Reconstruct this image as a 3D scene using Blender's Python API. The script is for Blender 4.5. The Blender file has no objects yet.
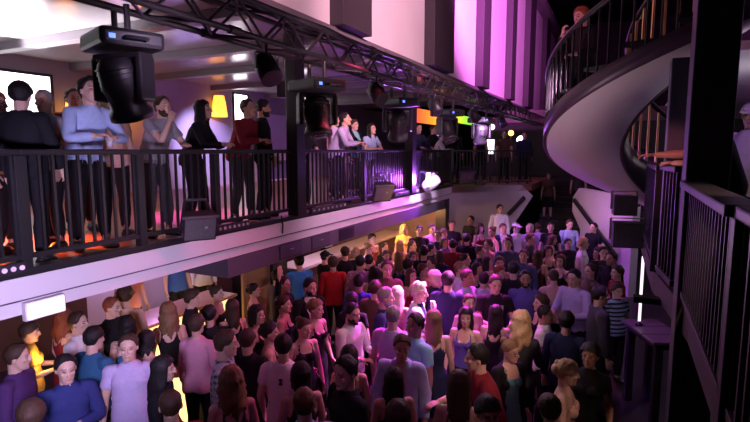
import bpy, bmesh, math, random
import numpy as np
from mathutils import Vector, Matrix, noise

random.seed(7)
rng = np.random.default_rng(7)
SC = bpy.context.scene
COL = SC.collection
PI = math.pi

# ------------------------------------------------------------------ camera
FOC, CAMZ, YAW, PITCH = 510.0, 3.65, math.radians(26), math.radians(6.8)
CF = np.array([-math.sin(YAW) * math.cos(PITCH), math.cos(YAW) * math.cos(PITCH), -math.sin(PITCH)])
CR = np.array([math.cos(YAW), math.sin(YAW), 0.0])
CU = np.cross(CR, CF)
CP = np.array([0, 0, CAMZ])
cam_data = bpy.data.cameras.new('camera')
cam_data.sensor_width = 36.0
cam_data.lens = FOC / 750 * 36
cam_data.clip_start = 0.05
cam = bpy.data.objects.new('camera', cam_data)
COL.objects.link(cam)
cam.location = CP
cam.rotation_euler = (PI / 2 - PITCH, 0, YAW)
SC.camera = cam


def ray(x, y): return CF + CR * ((x - 375) / FOC) - CU * ((y - 211) / FOC)
def at_x(x, y, X): d = ray(x, y); return CP + d * (X / d[0])
def at_y(x, y, Y): d = ray(x, y); return CP + d * (Y / d[1])
def at_z(x, y, Z): d = ray(x, y); return CP + d * ((Z - CAMZ) / d[2])
def at_depth(x, y, D): return CP + ray(x, y) * D


# ------------------------------------------------------------------ materials
MATS = {}


def mat(name, col, rough=0.6, metal=0.0, noise_amt=0.12, nscale=9.0, bump=0.0, spec=0.5, emit=None, estr=0.0, coat=0.0):
    if name in MATS: return MATS[name]
    m = bpy.data.materials.new(name); m.use_nodes = True
    nt = m.node_tree; b = nt.nodes['Principled BSDF']
    b.inputs['Roughness'].default_value = rough
    b.inputs['Metallic'].default_value = metal
    b.inputs['Specular IOR Level'].default_value = spec
    b.inputs['Coat Weight'].default_value = coat
    tc = nt.nodes.new('ShaderNodeTexCoord'); n = nt.nodes.new('ShaderNodeTexNoise')
    n.inputs['Scale'].default_value = nscale; n.inputs['Detail'].default_value = 4
    nt.links.new(tc.outputs['Object'], n.inputs['Vector'])
    mx = nt.nodes.new('ShaderNodeMix'); mx.data_type = 'RGBA'
    lo = [c * (1 - noise_amt) for c in col]; hi = [min(1, c * (1 + noise_amt)) for c in col]
    mx.inputs['A'].default_value = (*lo, 1); mx.inputs['B'].default_value = (*hi, 1)
    nt.links.new(n.outputs['Fac'], mx.inputs['Factor'])
    nt.links.new(mx.outputs['Result'], b.inputs['Base Color'])
    if bump:
        bp = nt.nodes.new('ShaderNodeBump'); bp.inputs['Strength'].default_value = bump; bp.inputs['Distance'].default_value = 0.01
        nt.links.new(n.outputs['Fac'], bp.inputs['Height']); nt.links.new(bp.outputs['Normal'], b.inputs['Normal'])
    if emit:
        b.inputs['Emission Color'].default_value = (*emit, 1); b.inputs['Emission Strength'].default_value = estr
    MATS[name] = m
    return m


def pattern_mat(name, kind, c1, c2, scale):
    if name in MATS: return MATS[name]
    m = bpy.data.materials.new(name); m.use_nodes = True
    nt = m.node_tree; b = nt.nodes['Principled BSDF']; b.inputs['Roughness'].default_value = 0.85
    tc = nt.nodes.new('ShaderNodeTexCoord')
    rp = nt.nodes.new('ShaderNodeValToRGB'); rp.color_ramp.interpolation = 'CONSTANT'
    rp.color_ramp.elements[0].color = (*c1, 1); rp.color_ramp.elements[1].color = (*c2, 1); rp.color_ramp.elements[1].position = 0.55
    if kind == 'stripe':
        w = nt.nodes.new('ShaderNodeTexWave'); w.bands_direction = 'Z'; w.inputs['Scale'].default_value = scale
        nt.links.new(tc.outputs['Object'], w.inputs['Vector']); nt.links.new(w.outputs['Fac'], rp.inputs['Fac'])
    elif kind == 'plaid':
        a = nt.nodes.new('ShaderNodeTexWave'); a.bands_direction = 'Z'; a.inputs['Scale'].default_value = scale
        c = nt.nodes.new('ShaderNodeTexWave'); c.bands_direction = 'X'; c.inputs['Scale'].default_value = scale
        mm = nt.nodes.new('ShaderNodeMath'); mm.operation = 'MULTIPLY_ADD'; mm.inputs[1].default_value = 0.5
        m2 = nt.nodes.new('ShaderNodeMath'); m2.operation = 'MULTIPLY'; m2.inputs[1].default_value = 0.5
        for q in (a, c): nt.links.new(tc.outputs['Object'], q.inputs['Vector'])
        nt.links.new(c.outputs['Fac'], m2.inputs[0]); nt.links.new(a.outputs['Fac'], mm.inputs[0]); nt.links.new(m2.outputs[0], mm.inputs[2])
        nt.links.new(mm.outputs[0], rp.inputs['Fac']); rp.color_ramp.interpolation = 'LINEAR'
    else:
        v = nt.nodes.new('ShaderNodeTexVoronoi'); v.inputs['Scale'].default_value = scale
        nt.links.new(tc.outputs['Object'], v.inputs['Vector']); nt.links.new(v.outputs['Distance'], rp.inputs['Fac'])
        rp.color_ramp.elements[1].position = 0.4
    nt.links.new(rp.outputs['Color'], b.inputs['Base Color'])
    MATS[name] = m
    return m


def emit_mat(name, col, s, grad=None):
    if name in MATS: return MATS[name]
    m = bpy.data.materials.new(name); m.use_nodes = True
    nt = m.node_tree; b = nt.nodes['Principled BSDF']
    b.inputs['Base Color'].default_value = (*[min(0.8, c) for c in col], 1); b.inputs['Roughness'].default_value = 0.4
    b.inputs['Emission Color'].default_value = (*col, 1); b.inputs['Emission Strength'].default_value = s
    if grad:
        tc = nt.nodes.new('ShaderNodeTexCoord'); sx = nt.nodes.new('ShaderNodeSeparateXYZ'); rp = nt.nodes.new('ShaderNodeValToRGB')
        nt.links.new(tc.outputs['Generated'], sx.inputs[0]); nt.links.new(sx.outputs['X'], rp.inputs['Fac'])
        e = rp.color_ramp.elements
        e[0].position, e[0].color = grad[0][0], (*grad[0][1], 1)
        e[1].position, e[1].color = grad[-1][0], (*grad[-1][1], 1)
        for p, c in grad[1:-1]:
            k = e.new(p); k.color = (*c, 1)
        nt.links.new(rp.outputs['Color'], b.inputs['Emission Color'])
    MATS[name] = m
    return m


# ------------------------------------------------------------------ mesh builder
class MB:
    def __init__(s): s.v = []; s.f = []

    def add(s, vs, fs):
        o = len(s.v); s.v += [tuple(map(float, p)) for p in vs]; s.f += [tuple(o + i for i in f) for f in fs]; return s

    def box(s, lo, hi, bev=0.0):
        (a, b, c), (d, e, f) = lo, hi
        if bev <= 0:
            return s.add([(a, b, c), (d, b, c), (d, e, c), (a, e, c), (a, b, f), (d, b, f), (d, e, f), (a, e, f)],
                         [(0, 3, 2, 1), (4, 5, 6, 7), (0, 1, 5, 4), (1, 2, 6, 5), (2, 3, 7, 6), (3, 0, 4, 7)])
        t = min(bev, (d - a) / 2.2, (e - b) / 2.2, (f - c) / 2.2)
        bm = bmesh.new(); bmesh.ops.create_cube(bm, size=1)
        for q in bm.verts: q.co = Vector(((a + d) / 2 + q.co.x * (d - a), (b + e) / 2 + q.co.y * (e - b), (c + f) / 2 + q.co.z * (f - c)))
        bmesh.ops.bevel(bm, geom=bm.edges[:], offset=t, segments=2, affect='EDGES', profile=0.6)
        bm.verts.ensure_lookup_table()
        s.add([q.co[:] for q in bm.verts], [tuple(q.index for q in p.verts) for p in bm.faces]); bm.free(); return s

    def hexa(s, p):  # 8 points, bottom 4 then top 4
        return s.add(p, [(0, 3, 2, 1), (4, 5, 6, 7), (0, 1, 5, 4), (1, 2, 6, 5), (2, 3, 7, 6), (3, 0, 4, 7)])

    def bar(s, p0, p1, w, h, up=(0, 0, 1)):  # rectangular bar between two points
        p0, p1, up = Vector(p0), Vector(p1), Vector(up)
        d = (p1 - p0).normalized(); a = d.cross(up)
        if a.length < 1e-4: a = d.cross(Vector((0, 1, 0)))
        a.normalize(); b = a.cross(d)
        q = []
        for p in (p0, p1):
            for i, j in ((-1, -1), (1, -1), (1, 1), (-1, 1)): q.append(p + a * (i * w / 2) + b * (j * h / 2))
        return s.hexa(q)

    def tube(s, pts, rad, n=8, cap=True):
        pts = [Vector(p) for p in pts]
        rad = [rad] * len(pts) if isinstance(rad, (int, float)) else rad
        d0 = (pts[1] - pts[0]).normalized()
        a = d0.cross(Vector((0, 0, 1)))
        if a.length < 1e-3: a = d0.cross(Vector((0, 1, 0)))
        a.normalize(); o = len(s.v)
        for i, p in enumerate(pts):
            d = (pts[min(i + 1, len(pts) - 1)] - pts[max(i - 1, 0)]).normalized()
            a = (a - d * a.dot(d)).normalized(); b = d.cross(a)
            for k in range(n):
                t = 2 * PI * k / n; s.v.append((p + a * (rad[i] * math.cos(t)) + b * (rad[i] * math.sin(t)))[:])
        for i in range(len(pts) - 1):
            for k in range(n):
                s.f.append((o + i * n + k, o + i * n + (k + 1) % n, o + (i + 1) * n + (k + 1) % n, o + (i + 1) * n + k))
        if cap:
            s.f.append(tuple(o + k for k in range(n))[::-1]); e = o + (len(pts) - 1) * n; s.f.append(tuple(e + k for k in range(n)))
        return s

    def prism(s, poly, vec):  # polygon of 3-D points pushed along vec
        n = len(poly); q = [Vector(p) for p in poly]; v = Vector(vec)
        return s.add(q + [p + v for p in q], [tuple(range(n))[::-1], tuple(range(n, 2 * n))] + [(i, (i + 1) % n, n + (i + 1) % n, n + i) for i in range(n)])

    def lathe(s, prof, n=20, loc=(0, 0, 0), axis='Z'):
        o = len(s.v)
        for r, z in prof:
            for k in range(n):
                t = 2 * PI * k / n; p = (r * math.cos(t), r * math.sin(t), z)
                if axis == 'Y': p = (p[0], z, p[1])
                if axis == 'X': p = (z, p[0], p[1])
                s.v.append((p[0] + loc[0], p[1] + loc[1], p[2] + loc[2]))
        for i in range(len(prof) - 1):
            for k in range(n): s.f.append((o + i * n + k, o + i * n + (k + 1) % n, o + (i + 1) * n + (k + 1) % n, o + (i + 1) * n + k))
        s.f.append(tuple(o + k for k in range(n))[::-1]); e = o + (len(prof) - 1) * n; s.f.append(tuple(e + k for k in range(n)))
        return s

    def xf(s, M, start=0):
        for i in range(start, len(s.v)): s.v[i] = (M @ Vector(s.v[i]))[:]
        return s

    def data(s, name, smooth=False):
        me = bpy.data.meshes.new(name); me.from_pydata(s.v, [], s.f); me.update()
        bm = bmesh.new(); bm.from_mesh(me); bmesh.ops.recalc_face_normals(bm, faces=bm.faces[:]); bm.to_mesh(me); bm.free()
        if smooth: me.polygons.foreach_set('use_smooth', [True] * len(me.polygons))
        return me

    def build(s, name, m, parent=None, smooth=False, org=None):
        if org is not None: s.xf(Matrix.Translation(-Vector(org)))
        ob = bpy.data.objects.new(name, s.data(name, smooth))
        ob.data.materials.append(m); COL.objects.link(ob)
        if parent is not None: ob.parent = parent
        if org is not None and parent is None: ob.location = org
        return ob


def tag(o, label=None, cat=None, group=None, kind=None):
    for k, v in (('label', label), ('category', cat), ('group', group), ('kind', kind)):
        if v: o[k] = v
    return o


def empty(name, loc, rz=0.0, label=None, cat=None, group=None):
    o = bpy.data.objects.new(name, None); COL.objects.link(o); o.location = loc; o.rotation_euler = (0, 0, rz)
    o.empty_display_size = 0.1
    return tag(o, label, cat, group)


def copy_tree(o, parent=None):
    c = o.copy(); COL.objects.link(c); c.parent = parent
    for ch in [q for q in COL.objects if q.parent == o]: copy_tree(ch, c)
    return c


def struct(name, mb, m, smooth=False):
    return tag(mb.build(name, m, None, smooth), kind='structure')


def thing1(name, mb, m, label, cat, group=None, smooth=False, org=None):
    return tag(mb.build(name, m, None, smooth, org), label, cat, group)

# ------------------------------------------------------------------ the setting
M_floor = mat('dark_club_floor', (0.03, 0.022, 0.028), 0.35, nscale=3, bump=0.1)
M_black = mat('black_paint', (0.012, 0.011, 0.014), 0.45, nscale=12)
M_dark = mat('dark_plum_paint', (0.035, 0.026, 0.04), 0.55, nscale=6)
M_bulk = mat('slate_bulkhead', (0.10, 0.08, 0.11), 0.5, nscale=5)
M_white = mat('white_plaster', (0.72, 0.69, 0.72), 0.6, nscale=2.5, noise_amt=0.06, bump=0.05)
M_white2 = mat('aged_white_plaster', (0.55, 0.52, 0.55), 0.65, nscale=2.0, noise_amt=0.1, bump=0.05)
M_ceil = mat('glossy_white_ceiling', (0.36, 0.335, 0.355), 0.20, nscale=1.2, noise_amt=0.1, spec=1.0)
M_ceil.node_tree.nodes['Principled BSDF'].inputs['IOR'].default_value = 2.1
M_wallup = mat('grey_wall', (0.27, 0.25, 0.28), 0.6, nscale=2)
M_pillar = mat('dark_mauve_pier', (0.035, 0.026, 0.034), 0.6, nscale=4)
M_panel = mat('pale_panel', (0.62, 0.58, 0.60), 0.7, nscale=1.0, noise_amt=0.1)
M_bpil = mat('blue_grey_post', (0.10, 0.11, 0.17), 0.55, nscale=4)
M_brown = mat('dark_red_and_wall_shade', (0.06, 0.018, 0.02), 0.6, nscale=3)
M_wood = mat('tan_wood', (0.38, 0.22, 0.10), 0.5, nscale=7, noise_amt=0.25)
M_vinyl = mat('black_satin_metal', (0.02, 0.019, 0.022), 0.38, 0.3, nscale=15)

D = -4.7          # plane of the balcony front
ZF = 2.55         # balcony floor
struct('floor', MB().box((-12, -3, -0.15), (6, 38, 0)), M_floor)
struct('ceiling', MB().box((-12, -3, 12.0), (6, 38, 12.2)), M_black)
struct('wall_left', MB().box((-11.7, -3, 0), (-11.4, 38, 5.6)), M_wallup)
struct('wall_right', MB().box((5.0, -3, 0), (5.3, 38, 12)), M_wallup)
struct('wall_front', MB().box((-12, -3.3, 0), (6, -3.0, 12)), M_dark)
struct('wall_back', MB().box((-12, 38, 0), (6, 38.3, 12)), M_black)
# balcony slab with its turned far end
E0, E1, E2 = (D, -3.0), (D, 14.9), (-2.65, 16.95)
slab = [(-11.4, -3.0), E0, E1, E2, (-2.65, 22), (-11.4, 22)]
struct('floor_balcony', MB().prism([(x, y, 2.36) for x, y in slab], (0, 0, 0.19)), mat('balcony_boards', (0.22, 0.08, 0.05), 0.4, nscale=8))
struct('ceiling_underside', MB().prism([(x if x > -11 else x, y, 2.24) for x, y in [(-11.4, -3), (D - .2, -3), (D - .2, 14.8), (-11.4, 14.8)]], (0, 0, 0.115)), M_brown)
struct('trim_1', MB().box((D - 0.12, -3, 2.55), (D + 0.03, 14.9, 2.62), 0.01), M_black)        # dark kerb under the rail
struct('trim_2', MB().box((D - 0.2, -3, 2.345), (D + 0.015, 14.9, 2.545)), M_white)
struct('trim_3', MB().box((D - 0.2, -3, 2.20), (D - 0.04, 14.9, 2.335)), M_white)
struct('trim_6', MB().box((D - 0.2, -3, 2.335), (D + 0.02, 14.9, 2.347)), M_bulk)
# plaster vents on the lower white strip
p = at_x(105.5, 289, D)
# dark bulkhead below the white strip
yb = at_x(228, 270, D - 0.03)[1]
struct('beam_bulkhead', MB().box((D - 0.9, yb, 1.93), (D - 0.03, 14.8, 2.19)), M_bulk)
# access panels with pull handles in the bulkhead
hatch = mat('bulkhead_panel', (0.075, 0.06, 0.085), 0.5, nscale=6)
hs = [(300, 2), (318, 1), (347, 0)]
lab = ['dark hatch with a pull handle in the bulkhead above the blue T-shirt man', 'dark hatch with a pull handle in the bulkhead above the red sweater', 'blackened plain hatch in the bulkhead above the lit bar']
for k, (px, _) in enumerate(((292, 0), (322, 0), (348, 0))):
    c = at_x(px, 240, D)[1]
    r = empty('bulkhead_hatch', (D - 0.03, c, 1.95), 0, lab[k], 'hatch', 'bulkhead hatches')
    MB().box((0, -0.28, 0.02), (0.012, 0.28, 0.22), 0.004).build('panel', hatch if k < 2 else M_black, r)
    MB().box((-.003, -0.30, 0.0), (0.006, 0.30, 0.235)).build('frame', M_dark, r)
    if k < 2: MB().tube([(0.012, -0.05, 0.14), (0.03, -0.05, 0.14), (0.03, 0.05, 0.14), (0.012, 0.05, 0.14)], 0.006).build('handle', mat('dull_steel', (0.4, 0.38, 0.4), 0.35, 0.9), r)
# far column under the balcony corner, and the columns that rise from the balcony edge
struct('column_corner', MB().box((D - 0.32, 14.45, 0), (D + 0.0, 14.78, 2.2), 0.01), M_black)
struct('column_balcony_middle', MB().box((D - 0.07, 6.62, 2.62), (D + 0.13, 6.86, 5.62), 0.012), M_black)
struct('column_balcony_far', MB().box((D - 0.07, 11.42, 2.62), (D + 0.13, 11.68, 5.62), 0.012), M_black)
struct('column_balcony_near', MB().box((D - 0.07, 1.9, 2.62), (D + 0.13, 2.1, 5.62), 0.012), M_black)
# upper ceiling over the balcony, with cross beams
struct('ceiling_balcony', MB().box((-11.4, -3, 5.6), (D, 22, 5.72)), M_ceil)
k = 1
for yy in (5.6, 7.6, 9.6, 12.0, 14.6, 18):
    struct('beam_ceiling.%03d' % k, MB().box((-11.4, yy, 5.45), (D - 0.1, yy + 0.22, 5.6), 0.01), mat('ceiling_beam_paint', (0.15, 0.13, 0.15), 0.4, nscale=3)); k += 1
struct('trim_4', MB().box((D - 0.1, -3, 5.60), (D + 0.10, 37.9, 5.76), 0.01), mat('grey_ledge', (0.13, 0.11, 0.13), 0.6, nscale=4))
# high wall of pale panels and dark piers
struct('wall_upper_left', MB().box((D - 0.3, -3, 5.72), (D, 37.9, 11.2)), M_panel)
struct('trim_5', MB().box((D - 0.3, -3, 11.2), (D + 0.45, 37.9, 11.75), 0.02), mat('cornice_grey', (0.3, 0.27, 0.3), 0.6))
for k, (ya, yb_) in enumerate(((-1.4, -.3), (3.2, 4.3), (7.85, 8.94), (12.46, 14.1), (17.3, 18.3), (22.0, 22.9), (26.2, 27.8), (31.8, 33.4))):
    struct('pillar_upper.%03d' % (k + 1), MB().box((D, ya, 5.78), (D + 0.28, yb_, 11.2), 0.015), M_pillar)
# end walls of the low space behind the bar, and things behind the dance floor
struct('wall_under_balcony_near', MB().box((-9.3, -3, 0), (-9.1, 6.1, 2.24)), M_brown)  # shade is put into this dark colour; the wall beyond is pale
struct('wall_under_balcony', MB().box((-9.6, 6.1, 0), (-9.4, 15.6, 2.24)), mat('lilac_wall', (0.5, 0.44, 0.5), 0.6, nscale=2))
struct('wall_bar_end', MB().box((-9.4, 15.6, 0), (D - 0.1, 15.8, 2.3)), mat('tan_wall', (0.42, 0.30, 0.24), 0.6, nscale=3))
# white side wall of the left stair: plane through the turned balcony edge
def on_plane(px, py, a, b):
    d = ray(px, py); n = np.array([b[1] - a[1], -(b[0] - a[0]), 0.0]); q = np.array([a[0], a[1], 0]) - CP
    return CP + d * (np.dot(q, n) / np.dot(d, n))
poly = [on_plane(x, y, E1, E2) for x, y in ((449, 187), (522, 185), (533, 196), (499, 246))]
poly += [(poly[3][0], poly[3][1], 0.0), (poly[0][0], poly[0][1], 0.0)]
struct('wall_stair_left', MB().prism(poly, (-0.15, 0.15, 0)), M_white2)
RA, RB = (-1.43, 17.1), (0.2, 14.0)
poly = [on_plane(x, y, RA, RB) for x, y in ((579, 188), (573, 197), (572, 211), (580, 229))]
top = on_plane(634, 198, RA, RB)
poly = poly + [(poly[3][0], poly[3][1], 0.0), (top[0], top[1], 0.0), tuple(top)]
struct('wall_stair_right', MB().prism(poly, (0.16, 0.09, 0)), M_white2)
# wide dark stair between the two white walls
mb = MB()
for i in range(14): mb.box((-2.6, 16.9 + i * 0.26, 0), (-0.2, 16.9 + (i + 1) * 0.26, 0.178 * (i + 1)))
struct('floor_back_stair', mb, M_black)
struct('floor_back_landing', MB().box((-2.64, 20.54, 0), (3.5, 24.0, 2.49)), M_black)
struct('wall_back_landing', MB().box((-6.5, 24.0, 2.5), (5.0, 24.2, 5.2)), M_black)
struct('ceiling_right_balcony', MB().box((1.3, 10.2, 5.25), (4.98, 23.9, 5.4)), M_white2)
struct('floor_side_stair', MB().box((-3.6, 14.75, 0), (-2.75, 15.15, .20)), M_black)
struct('beam_back_header', MB().box((D + 0.05, 21.5, 4.75), (4.9, 21.8, 5.25), 0.01), mat('header_brown', (0.10, 0.07, 0.08), 0.6))

# handrails on the stair walls
def handrail(pts, a, b, label):
    P = [Vector(on_plane(x, y, a, b)) for x, y in pts]
    n = Vector((b[1] - a[1], -(b[0] - a[0]), 0)).normalized()
    if n.dot(Vector((0, 0, 0)) - P[0]) < 0: n = -n
    r = empty('handrail', P[0], 0, label, 'handrail')
    Q = [p + n * 0.09 for p in P]
    MB().bar(Q[0], Q[1], 0.06, 0.12).build('rail', M_black, r, org=P[0])
    for t in (0.15, 0.5, 0.85):
        MB().tube([P[0].lerp(P[1], t), Q[0].lerp(Q[1], t)], 0.015).build('bracket', M_black, r, org=P[0])
handrail(((507, 214), (523, 197)), E1, E2, 'dark handrail rising on the pale wall below the far balcony')
handrail(((577, 200), (619, 256)), RA, RB, 'dark handrail running down the pale wall below the curved stair')

# ------------------------------------------------------------------ balcony railing, one section per bay
def rail_section(x0, y0, x1, y1, ztop, zbot, label, group, posts=True, pitch=0.115, rail_w=0.09):
    L = math.hypot(x1 - x0, y1 - y0); a = math.atan2(y1 - y0, x1 - x0)
    r = empty('balcony_railing', (x0, y0, zbot), a, label, 'railing', group); H = ztop - zbot
    MB().box((0, -rail_w / 2, H - 0.055), (L, rail_w / 2, H), 0.012).build('top_rail', M_vinyl, r)
    MB().box((0, -0.025, 0.075), (L, 0.025, 0.125), 0.006).build('bottom_rail', M_vinyl, r)
    n = max(2, int(L / pitch)); b0 = None
    for i in range(n):
        xx = (i + 0.5) * L / n
        if b0 is None:
            b0 = MB().box((-0.0125, -0.0125, 0.125), (0.0125, 0.0125, H - 0.055)).build('baluster', M_vinyl, r); b0.location = (xx, 0, 0)
        else:
            c = b0.copy(); COL.objects.link(c); c.parent = r; c.location = (xx, 0, 0)
    if posts:
        MB().box((-0.045, -0.045, 0), (0.045, 0.045, H - 0.056), 0.006).build('post', M_vinyl, r)
    return r
RX = D - 0.02
ys = [-0.6, 1.3, 2.62, 3.84, 4.99, 6.62]
names = ['dark baluster railing at the far left end of the balcony', 'dark railing section under the black jacketed man', 'dark railing section in front of the blue shirted man',
         'dark railing section below the grey T-shirt man and black haired woman', 'dark railing section in front of the maroon shirted man', ]
for i in range(5):
    rail_section(RX, ys[i], RX, ys[i + 1], 3.66, 2.62, names[i], 'balcony railings')
ys2 = [6.86, 9.15, 11.42]
n2 = ['dark railing section just past the middle balcony column', 'dark railing section behind the black wedge lamp midway along']
for i in range(2): rail_section(RX, ys2[i], RX, ys2[i + 1], 3.66, 2.62, n2[i], 'balcony railings')
n3 = ['violet lit railing section behind the glowing white lamp', 'dark railing section at the corner of the far balcony']
ys3 = [11.68, 13.4, 14.9]
for i in range(2): rail_section(RX, ys3[i], RX, ys3[i + 1], 3.66, 2.62, n3[i], 'balcony railings')
rail_section(E1[0], E1[1], E2[0], E2[1], 3.66, 2.56, 'dark railing turned across the hall above the white stair wall', 'balcony railings')

# ------------------------------------------------------------------ right hand balcony, posts, near railing
struct('floor_right_balcony', MB().prism([(x, y, 2.2) for x, y in ((0.5, -2.9), (4.9, -2.9), (4.9, 9.9), (0.25, 9.9), (0.32, 5.9), (0.5, 4.4))], (0, 0, 0.22)), M_black)
struct('pillar_right', MB().box((0.427, 4.6, 0), (0.716, 4.9, 12), 0.012), mat('near_black_post', (0.022, 0.018, 0.024), 0.5, nscale=5))
struct('pillar_stair', MB().box((0.345, 5.58, 2.42), (0.63, 5.83, 4.5), 0.012), M_bpil)
rail_section(0.47, 1.0, 0.47, 2.6, 3.42, 2.42, 'nearest dark railing at the right edge beside the camera', 'right balcony railings')
rail_section(0.47, 2.6, 0.47, 4.58, 3.42, 2.42, 'dark railing of tall thin balusters in front of the big black post', 'right balcony railings', rail_w=0.16, pitch=0.1)
rail_section(0.42, 4.92, 0.34, 5.56, 3.52, 2.42, 'short dark railing between the two posts under the resting arm', 'right balcony railings', posts=False)
rail_section(0.33, 5.86, 0.29, 8.2, 3.5, 2.42, 'dark railing beyond the blue grey post below the curved stair', 'right balcony railings')

# ------------------------------------------------------------------ curved stair
SCX, SCY, SR, SI, SZ, SK = 0.9545, 7.667, 1.955, 1.024, 3.646, 0.7364
A0, A1 = math.radians(92), math.radians(325)
def hz(a): return SZ + SK * (a - PI)
NS = 60
angs = [A0 + (A1 - A0) * i / NS for i in range(NS + 1)]
def hp(rr, a, dz=0.0): return (SCX + rr * math.cos(a), SCY + rr * math.sin(a), hz(a) + dz)
stair = empty('curved_staircase', (SCX, SCY, 2.42), 0, 'curved staircase with a smooth white underside sweeping over the dance floor', 'staircase')
O = (SCX, SCY, 2.42)
def band(r0, r1, z0, z1):
    mb = MB(); v = []
    for a in angs: v += [hp(r0, a, z0), hp(r1, a, z0), hp(r1, a, z1), hp(r0, a, z1)]
    f = []
    for i in range(NS):
        for k in range(4): f.append((i * 4 + k, i * 4 + (k + 1) % 4, i * 4 + 4 + (k + 1) % 4, i * 4 + 4 + k))
    f += [(3, 2, 1, 0), (NS * 4, NS * 4 + 1, NS * 4 + 2, NS * 4 + 3)]
    return mb.add(v, f)
band(SI, SR, 0, 0.12).build('soffit', mat('soffit_white', (0.66, 0.63, 0.63), 0.55, nscale=1.5, noise_amt=0.06), stair, True, org=O)
band(SR + 0.002, SR + 0.05, 0.02, 0.20).build('outer_stringer', mat('plum_stringer', (0.06, 0.03, 0.065), 0.4, nscale=4), stair, True, org=O)
band(SI - 0.05, SI, 0.0, 0.38).build('inner_stringer', M_dark, stair, True, org=O)
ntr = 16
for i in range(ntr):
    a = A0 + (A1 - A0) * i / ntr; b = A0 + (A1 - A0) * (i + 1.05) / ntr; zz = hz(b) + 0.17
    q = [(SCX + rr * math.cos(t), SCY + rr * math.sin(t), zz + dz) for dz in (-0.04, 0) for rr, t in ((SI, a), (SR, a), (SR, b), (SI, b))]
    MB().hexa(q).build('tread', M_black, stair, org=O)
nb = 60
for rr, nm, z0, z1 in ((SR + 0.025, 'outer', 0.19, .90), (SI - 0.025, 'inner', 0.36, 1.3)):
    MB().tube([hp(rr, a, z1) for a in angs], 0.032, 8).build('handrail', M_vinyl, stair, True, org=O)
    n = nb if nm == 'outer' else 26
    for i in range(n):
        a = A0 + (A1 - A0) * (i + 0.5) / n
        MB().tube([hp(rr, a, z0), hp(rr, a, z1)], 0.012 if nm == 'outer' else 0.016, 6).build('baluster' if nm == 'outer' else 'brass_baluster', M_vinyl if nm == 'outer' else mat('brass', (0.75, 0.5, 0.2), 0.3, 0.9), stair, org=O)

# ------------------------------------------------------------------ lighting truss
TX, TZ0, TZ1, TW = -3.0, 4.60, 4.88, 0.28
M_truss = mat('truss_grey', (0.10, 0.09, 0.10), 0.4, 0.6, nscale=20)
tr = empty('lighting_truss', (TX, 0, TZ0), 0, 'long dark box truss running along the hall above the dance floor', 'truss')
Y0, Y1 = -1.0, 21.0
for sx in (-1, 1):
    for z in (0, TZ1 - TZ0):
        MB().tube([(sx * TW / 2, Y0, z), (sx * TW / 2, Y1, z)], 0.026, 8).build('chord', M_truss, tr)
def lattice(f):
    mb = MB(); n = 66; st = (Y1 - Y0) / n
    for i in range(n):
        a, b = Y0 + i * st, Y0 + (i + 1) * st
        mb.tube([f(i % 2, a), f((i + 1) % 2, b)], 0.013, 6)
    return mb
H_ = TZ1 - TZ0
lattice(lambda s, y: (TW / 2, y, s * H_)).build('lattice', M_truss, tr)
lattice(lambda s, y: (-TW / 2, y, H_ - s * H_)).build('lattice', M_truss, tr)
lattice(lambda s, y: (TW / 2 - s * TW, y, 0)).build('lattice', M_truss, tr)
lattice(lambda s, y: (-TW / 2 + s * TW, y, H_)).build('lattice', M_truss, tr)
for y in (0.5, 3.3, 5.8, 8.4, 11.0, 13.6, 16.2, 18.8):
    for sx in (-1, 1):
        for z in (0, H_): MB().tube([(sx * TW / 2, y - 0.06, z), (sx * TW / 2, y + 0.06, z)], 0.036, 8).build('coupler', M_truss, tr)
for y in (1.1, 5.2, 9.9, 14.6, 19.2):
    MB().tube([(-TW / 2, y, H_), (D + 0.09 - TX, y, 5.68 - TZ0)], 0.022, 8).build('wall_bracket', M_truss, tr)
# cable runs lying along the truss
for k, (dx, r, lb) in enumerate(((0.05, 0.018, 'thick black cable lying along the top of the truss'), (-0.05, 0.012, 'thin grey cable lying along the top of the truss'))):
    pts = [(TX + dx + 0.03 * math.sin(i * 1.3 + k), Y0 + 0.3 + i * 0.5, TZ1 + 0.026 + r + 0.01 * (i % 2)) for i in range(42)]
    thing1('cable', MB().tube(pts, r, 6), mat('cable_%d' % k, ((0.02, 0.02, 0.02), (0.12, 0.11, 0.12))[k], 0.6), lb, 'cable', smooth=True, org=pts[0])

# ------------------------------------------------------------------ moving head lamps
M_fix = mat('fixture_black', (0.022, 0.02, 0.024), 0.42, nscale=20, bump=0.03)
M_fix2 = mat('fixture_charcoal', (0.05, 0.045, 0.045), 0.5, nscale=14)
M_lens = mat('lens_glass', (0.05, 0.05, 0.07), 0.06, 0.0, coat=1.0)
M_blue = emit_mat('blue_display', (0.1, 0.2, 1.0), 2.5)


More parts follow.
